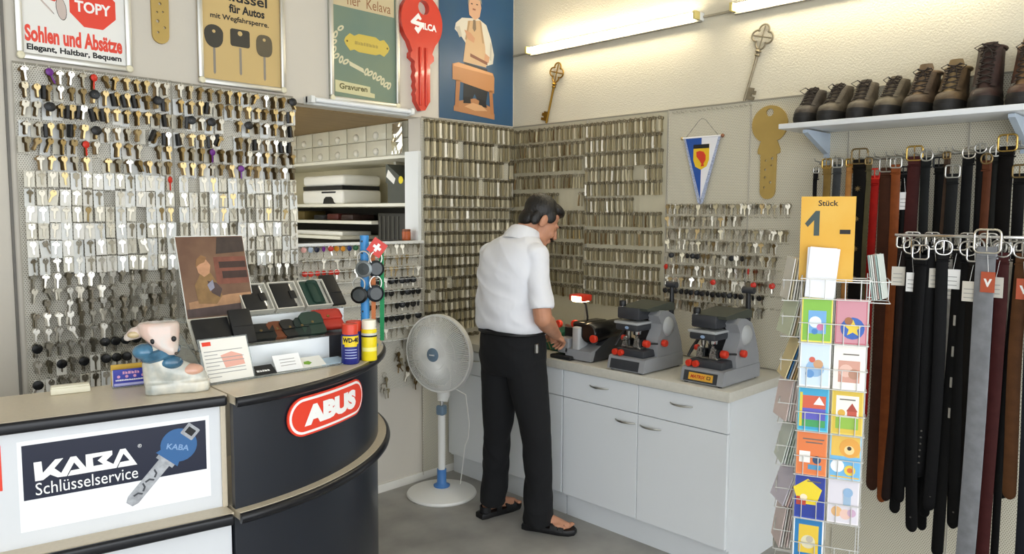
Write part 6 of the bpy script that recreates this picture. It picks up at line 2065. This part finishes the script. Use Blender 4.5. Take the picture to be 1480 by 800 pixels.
# lower step: wallets and key pouches
t = leaner('wallet', 'flat black wallet in a clear case at the left of the lower step', 'wallet', -0.175, 0.15, 0.098, 35, group='leather goods on the lower step')
MB().rbox(-0.066, 0.066, -0.012, 0.0, 0.0, 0.115, 0.004, 2).build('cover', m_wal, t)
MB().rbox(-0.074, 0.074, 0.002, 0.006, 0.0, 0.125, 0.001, 1).build('case_back', m_boxw, t)
t = leaner('wallet', 'tall black wallet leaning beside the clear case', 'wallet', -0.068, 0.15, 0.098, 28, group='leather goods on the lower step')
MB().rbox(-0.042, 0.042, -0.016, 0.0, 0.0, 0.135, 0.005, 2).build('cover', m_wal, t)
MB().box(-0.041, 0.041, -0.0175, -0.016, 0.066, 0.068).build('seam', m_black, t, smooth=None)
POU = [(0.005, 0.105, '#1a1c1b', 'black', 'nearest the tall black wallet'), (0.075, 0.075, '#6b3b22', 'brown', 'between black ones'), (0.128, 0.07, '#171819', 'black', 'right of the brown one'), (0.172, 0.06, '#1d2a26', 'blackish green', 'in the middle of the step'), (0.222, 0.10, '#22382e', 'dark green', 'beside the red one')]
for i, (x, w_, c, nm, wh) in enumerate(POU):
    t = leaner('key_pouch', '%s leather key pouch on the lower step, %s' % (nm, wh), 'key pouch', x, 0.155, 0.098, 58 - i * 4, (i % 3 - 1) * 9, 'leather goods on the lower step')
    m = mat('pouch_' + c.strip('#'), c, 0.5, noise=0.12)
    hh = 0.085 if i < 4 else 0.105
    out = [(x_ * w_ / 2, z_ * hh) for x_, z_ in ((-.85, 0), (.85, 0), (1, .12), (1, .7), (.6, .97), (0, 1.0), (-.6, .97), (-1, .7), (-1, .12))]
    MB().prism(out, -0.014, 0.0).build('body', m, t, smooth=None)
    MB().prism([(x_ * 0.98, hh * 0.42 + (z_ - 0) * 0.56) for x_, z_ in out], -0.019, -0.014).build('flap', m, t, smooth=None)
    MB().lathe([(0.001, 0.003), (0.005, 0.002), (0.006, 0)], 10, T(0, -0.019, hh * 0.50) @ RX(90)).build('stud', m_bronze, t)
t = leaner('purse', 'red leather purse at the right end of the lower step', 'purse', 0.318, 0.20, 0.098, 55, -8, 'leather goods on the lower step')
m_rp = mat('red_purse_leather', '#b8392c', 0.45, noise=0.1)
MB().rbox(-0.062, 0.062, -0.028, 0.0, 0.0, 0.095, 0.012, 3).build('body', m_rp, t)
MB().rbox(-0.062, 0.062, -0.034, -0.024, 0.042, 0.098, 0.010, 3).build('flap', m_rp, t)
MB().lathe([(0.001, 0.004), (0.006, 0.003), (0.007, 0)], 10, T(0, -0.034, 0.055) @ RX(90)).build('stud', m_gold, t)
MB().rbox(0.26, 0.40, 0.13, 0.28, 0.004, 0.095, 0.004).build('dark_block', m_dark, disp)

# front row of cards and leaflets
t = leaner('leaflet', 'white leaflet with red heading propped at the left of the display', 'leaflet', -0.185, 0.012, 0.006, 24)
MB().box(-0.082, 0.082, 0.0, 0.002, 0.0, 0.150).build('sheet', m_card, t, smooth=None)
MB().box(-0.088, 0.088, 0.003, 0.006, -0.001, 0.155).build('holder', m_acr, t, smooth=None)
flat(quad(-0.076, -0.046, 0.128, 0.142), 0.0, m_inkred, t, 'red_heading')
flat([(-0.01, 0.045), (0.06, 0.05), (0.055, 0.085), (0.02, 0.10), (-0.02, 0.09)], 0.0, mat('pale_red_print', '#dfa898', 0.6), t, 'printed_picture')
for k in range(8):
    flat(quad(-0.075, 0.06 if k % 3 else -0.03, 0.015 + 0.013 * k, 0.0175 + 0.013 * k), -0.0001 - 0.0004, mat('grey_print', '#9a9a98', 0.6), t, 'printed_line', 0.0003)
FC = [(-0.055, 0.085, '#1c1d1f', 'black business card on the display floor', 0.05, 62), (0.04, 0.105, '#eceded', 'white business card standing on the display floor', 0.065, 35), (0.135, 0.11, '#ecece4', 'white business card with green leaf on the display floor', 0.06, 62), (0.225, 0.11, '#b9cfdd', 'pale blue leaflet lying at the right of the display floor', 0.065, 80)]
for i, (x, w_, c, lb, h_, ln) in enumerate(FC):
    t = leaner('business_card', lb, 'card', x, 0.02, 0.006, ln, 0, 'cards on the display floor')
    MB().box(-w_ / 2, w_ / 2, 0.0, 0.0025, 0.0, h_).build('card', mat('bcard_' + c.strip('#'), c, 0.4), t, smooth=None)
    if i == 0:
        scribble((-0.026, 0.022, 0.014, 0.024), 0.0, m_inkwhite, t, 6)
    if i == 1:
        for k in range(3):
            flat(quad(-0.03, 0.03, 0.02 + 0.012 * k, 0.0225 + 0.012 * k), 0.0, mat('grey_print'), t, 'printed_line', 0.0003)
    if i == 2:
        flat([(-0.03, 0.02), (-0.01, 0.014), (0.005, 0.024), (-0.005, 0.036), (-0.025, 0.034)], 0.0, mat('leaf_green', '#7aa63a', 0.5), t, 'printed_leaf', 0.0003)

# spray cans
def can(lb, x, y, r, h, cap_h, body_c, cap_c, kind):
    t = thing('spray_can', lb, 'spray can', (x, y, CZ), 153)
    MB().lathe([(0.001, 0), (r * 0.94, 0), (r, 0.004), (r, h - 0.012), (r * 0.96, h - 0.006), (r * 0.80, h), (0.001, h)], 28).build('can_body', body_c, t)
    MB().lathe([(r * 0.88, h - 0.003), (r * 0.90, h + cap_h * 0.85), (r * 0.84, h + cap_h), (0.001, h + cap_h)], 28).build('cap', cap_c, t)
    def wrap(poly, z, mm, nm, off):
        pts = MB()
        n_ = 14
        x0 = min(p[0] for p in poly)
        x1 = max(p[0] for p in poly)
        z0 = min(p[1] for p in poly)
        z1 = max(p[1] for p in poly)
        rg = []
        for i in range(n_ + 1):
            xx = x0 + (x1 - x0) * i / n_
            a = xx / r
            rg.append([((r + off) * sin(a), -(r + off) * cos(a), z0), ((r + off) * sin(a), -(r + off) * cos(a), z1)])
        pts.loft(rg, False, False, closed=False).build(nm, mm, t)
    def wtext(s_, box, mm, off, bold=0.02):
        o_ = text(s_, box, 0, mm, t, bold=bold)
        for v in o_.data.vertices:
            a = v.co.x / r
            v.co = ((r + off) * sin(a), -(r + off) * cos(a), v.co.z)
    if kind == 'blue':
        wrap(quad(-r * 1.05, r * 1.05, h * 0.66, h * 0.93), 0, mat('can_yellow', '#e6c81f', 0.35), 'yellow_shield', 0.0006)
        wrap(quad(-r * 0.75, r * 0.75, h * 0.58, h * 0.66), 0, mat('can_yellow'), 'yellow_shield_tip', 0.0006)
        wtext('WD-40', (-r * 0.95, r * 0.95, h * 0.72, h * 0.88), m_ink, 0.0012, 0.05)
        for k in range(4):
            wrap(quad(-r * 0.7, r * 0.7, h * (0.2 + 0.09 * k), h * (0.225 + 0.09 * k)), 0, mat('can_pale_print', '#b8c0e0', 0.4), 'printed_line', 0.0006)
    elif kind == 'side':
        wrap(quad(-r * 0.3, r * 0.3, h * 0.1, h * 0.9), 0, mat('can_pale_print'), 'printed_panel', 0.0006)
    else:
        wrap(quad(-r * 1.4, r * 1.4, h * 0.74, h * 0.79), 0, m_ink, 'black_band', 0.0006)
        wrap(quad(-r * 1.4, r * 1.4, h * 0.79, h * 0.86), 0, mat('can_silver_band', '#c8c8bc', 0.35), 'silver_band', 0.0006)
        wrap(quad(-r * 1.1, r * 1.1, h * 0.30, h * 0.42), 0, mat('can_white_print', '#f2e88a', 0.4), 'printed_panel', 0.0006)
m_cb = mat('can_navy', '#20287a', 0.3)
m_cr = mat('can_red_cap', '#d2452f', 0.35)
can('blue and yellow spray can with red cap, in front of the other one', 2.075, 1.195, 0.034, 0.118, 0.036, m_cb, m_cr, 'blue')
can('blue spray can with red cap half hidden behind its twin', 2.022, 1.140, 0.034, 0.118, 0.036, m_cb, m_cr, 'side')
can('bright yellow spray can with white cap at the counter end', 1.985, 1.190, 0.031, 0.128, 0.032, mat('can_bright_yellow', '#e8d21c', 0.3), mat('can_white_cap', '#ece6d2', 0.4), 'yellow')
o = MB().rbox(1.86, 2.16, 1.10, 1.262, CZ - 0.0004, CZ + 0.0036, 0.001, 1)
# blue post with clip watches, lanyards and flag tag
PX, PY = 1.845, 0.955
t = thing('keychain_stand', 'bright blue perforated post stand rising behind the spray cans', 'display stand', (PX, PY, CZ), 140)
m_bp = mat('bright_blue_plastic', '#3f8fd0', 0.35)
MB().rbox(-0.05, 0.05, -0.05, 0.05, 0, 0.01, 0.003).build('base', m_bp, t)
MB().cyl((0, 0, 0.008), (0, 0, 0.485), 0.019, n=20).build('post', m_bp, t)
for k in range(9):
    MB().lathe([(0.0005, 0.001), (0.0042, 0.001), (0.0045, 0)], 8, T(-0.008, -0.0172, 0.06 + 0.05 * k) @ RX(90)).build('post_hole', m_black, t)
for z, a in ((0.39, 50), (0.29, -60), (0.43, 90), (0.38, -40), (0.27, 55)):
    MB().cyl((0.015 * sin(rad(a)), -0.015 * cos(rad(a)), z), (0.05 * sin(rad(a)), -0.05 * cos(rad(a)), z + 0.004), 0.002, n=6).build('peg', m_steel, t)
def PP(x, y, z):
    v = RZ(140) @ Vector((x, y, z))
    return (PX + v.x, PY + v.y, CZ + z)
for i, (x, y, z, c, lb) in enumerate(((0.002, -0.055, 0.345, '#7d8384', 'silver-faced clip watch on the blue post'), (0.052, -0.045, 0.345, '#23282b', 'dark clip watch at the right of the blue post, upper pair'), (-0.018, -0.060, 0.235, '#1b1d1c', 'black-framed clip watch at the lower left of the blue post'), (0.05, -0.048, 0.240, '#20262c', 'dark clip watch at the lower right of the blue post'))):
    w_ = thing('clip_watch', lb, 'watch', PP(x, y, z), 140 + (i % 2) * 35 - 10, 'clip watches on the blue post')
    MB().lathe([(0.001, 0.006), (0.030, 0.006), (0.036, 0.002), (0.036, -0.006), (0.001, -0.006)], 24, RX(90)).build('case', mat('watch_case_' + c.strip('#'), c, 0.3, 0.5), w_)
    MB().lathe([(0.001, 0.0072), (0.026, 0.0068)], 20, RX(90)).build('dial', mat('watch_dial', '#3a3f40', 0.15), w_)
    MB().tube([(0.026 * cos(a), 0, 0.045 + 0.03 * sin(a)) for a in [2 * pi * k / 16 for k in range(16)]], 0.0035, 6, closed=True).build('carabiner', m_steel, w_)
for i, (x, c, lb, L) in enumerate(((0.036, '#c8794a', 'orange lanyard hanging beside the blue post', 0.36), (0.072, '#1f8a54', 'green lanyard hanging right of the blue post', 0.38))):
    l_ = thing('lanyard', lb, 'lanyard', PP(x, -0.02, 0.415), 140, 'lanyards on the blue post')
    m = mat('lanyard_' + c.strip('#'), c, 0.7)
    MB().prism([(-0.010, 0), (0.010, 0), (0.012, -L * .5), (0.009, -L), (-0.008, -L), (-0.007, -L * .5)], -0.0015, 0.0015).build('ribbon', m, l_, smooth=None)
    MB().tube([(0, -0.003, -L), (0, -0.006, -L - 0.012), (0.006, -0.004, -L - 0.022), (-0.006, -0.004, -L - 0.022), (0, -0.006, -L - 0.010)], 0.0022, 6).build('snap_hook', m_steel, l_)
t = thing('flag_tag', 'red square tag with white cross hanging tilted on the blue post', 'tag', PP(0.058, -0.05, 0.435), 140)
MB().prism([(0.046 * cos(rad(100 + 90 * k)), 0.046 * sin(rad(100 + 90 * k))) for k in range(4)], -0.002, 0.002).build('plate', mat('flag_red', '#d03a30', 0.4), t, smooth=None)
q = [(-.006, .018), (.006, .018), (.006, .006), (.018, .006), (.018, -.006), (.006, -.006), (.006, -.018), (-.006, -.018), (-.006, -.006), (-.018, -.006), (-.018, .006), (-.006, .006)]
c_, s_ = cos(rad(55)), sin(rad(55))
flat([(x * c_ - z * s_, x * s_ + z * c_) for x, z in q], -0.002, m_inkwhite, t, 'white_cross')

# ================================================================== things on the straight counter
# ceramic boot with mouse head
t = thing('ceramic_figurine', 'glazed ceramic boot with a mouse head and blue scarf on the counter', 'figurine', (2.733, 1.195, CZ), 160)
def glaze(nm, c, c2):
    return mat('glaze_' + nm, c, 0.15, col2=c2, nscale=18, coat=0.5)
g1 = MB()
sole = [(-0.090, -0.03), (-0.07, -0.045), (0.0, -0.04), (0.06, -0.05), (0.098, -0.035), (0.104, 0.0), (0.095, 0.035), (0.05, 0.05), (-0.02, 0.04), (-0.07, 0.042), (-0.09, 0.028)]
g1.loft([[(x, y, z) for x, y in sole] for z in (0.0, 0.008, 0.022, 0.034)])
limb(g1, [(0.062, 0, 0.040), (0.02, 0, 0.055), (-0.03, 0, 0.075), (-0.048, 0, 0.125)], [0.034, 0.042, 0.046, 0.044], 18)
limb(g1, [(-0.062, 0, 0.03), (-0.06, 0, 0.09)], [0.032, 0.038], 16)
g1.ball((0.03, 0.0, 0.062), (0.05, 0.036, 0.026), 18, 10)
me = remesh(g1, 0.004, 4, 'boot')
me.materials.append(glaze('cream', '#ddd8c8', '#9fa6a4'))
link('boot', me, t)
MB().ball((-0.012, -0.030, 0.100), (0.036, 0.022, 0.022), 16, 10).build('scarf_front', MATS.get('glaze_blue') or glaze('blue', '#4a7d9c', '#1f3f55'), t)
MB().ball((0.045, -0.008, 0.068), (0.040, 0.034, 0.020), 18, 10).build('boot_vamp', glaze('pink', '#d9ac98', '#cfa08a'), t)
g2 = MB()
g2.loft([ering((r[0], r[1], r[2]), r[3], r[4], 24, 2.2) for r in smooth_rings([(-0.044, 0.0, 0.229, 0.050, 0.034), (-0.045, 0.0, 0.222, 0.061, 0.045), (-0.043, 0.0, 0.195, 0.060, 0.050), (-0.033, -0.010, 0.168, 0.047, 0.046), (-0.019, -0.030, 0.145, 0.030, 0.030), (-0.008, -0.044, 0.127, 0.012, 0.012)])])
limb(g2, [(-0.085, 0.004, 0.205), (-0.115, 0.004, 0.195), (-0.135, 0.004, 0.183)], [0.016, 0.021, 0.012], 12)
me = remesh(g2, 0.0035, 4, 'head')
me.materials.append(glaze('pale_pink', '#e0c0b2', '#c6c2bb'))
hd_ = link('head', me, t)
for x, z, y in ((-0.062, 0.174, -0.046), (-0.002, 0.178, -0.046)):
    MB().ball((x, y, z), (0.008, 0.006, 0.009), 12, 8).build('eye', m_black, hd_)
MB().ball((0.004, -0.057, 0.133), (0.006, 0.006, 0.005), 10, 6).build('nose', glaze('dark', '#4a4038', '#3a302a'), hd_)
MB().ball((-0.117, -0.012, 0.193), (0.018, 0.007, 0.011), 14, 8).build('ear_inner', glaze('ear', '#c9b58c', '#b09a70'), hd_)
MB().tube([(0.042 * cos(a) - 0.042, 0.040 * sin(a), 0.128 + 0.012 * cos(a * 1.0)) for a in [2 * pi * k / 22 for k in range(22)]], 0.019, 10, closed=True).build('scarf', glaze('blue', '#4a7d9c', '#1f3f55'), t)
MB().ball((-0.088, -0.012, 0.138), (0.036, 0.036, 0.026), 16, 10).build('scarf_knot', MATS['glaze_blue'], t)
# card holder
t = thing('card_holder', 'clear business card holder with a blue card on the counter', 'card holder', (2.815, 1.02, CZ), 168)
MB().box(-0.056, 0.056, -0.02, 0.025, 0, 0.004).build('tray', m_acr, t, smooth=None)
c = MB().box(-0.052, 0.052, -0.012, -0.006, 0.004, 0.060).build('blue_card', mat('blue_card', '#2f37a0', 0.3), t, smooth=None)
scribble((-0.024, 0.026, 0.044, 0.053), -0.012, mat('pink_print', '#d8a0c0', 0.5), c, 3)
scribble((-0.045, 0.047, 0.022, 0.027), -0.012, m_inkwhite, c, 8)
for k in range(4):
    flat(circle(-0.036 + 0.024 * k, 0.036, 0.005, 8), -0.012, mat('pink_print'), c, 'printed_dot')
flat(quad(-0.05, 0.05, 0.006, 0.014), -0.012, mat('pale_violet_print', '#b8b8e0', 0.5), c, 'pale_band')
MB().box(-0.056, 0.056, 0.018, 0.022, 0.004, 0.072).build('yellow_card', mat('ochre_card', '#c8a23a', 0.5), t, smooth=None)
MB().box(-0.054, 0.054, -0.004, 0.014, 0.004, 0.055).build('white_cards', m_card, t, smooth=None)
t = thing('white_block', 'small white plastic block near the left end of the counter', 'block', (2.985, 0.985, CZ), 168)
MB().rbox(-0.055, 0.055, -0.02, 0.02, 0.0, 0.020, 0.003, 2).build('body', mat('ivory_plastic', '#e6e2cc', 0.4), t)
MB().rbox(-0.053, 0.053, -0.018, 0.018, 0.0195, 0.026, 0.003, 2).build('lid', mat('ivory_plastic'), t)
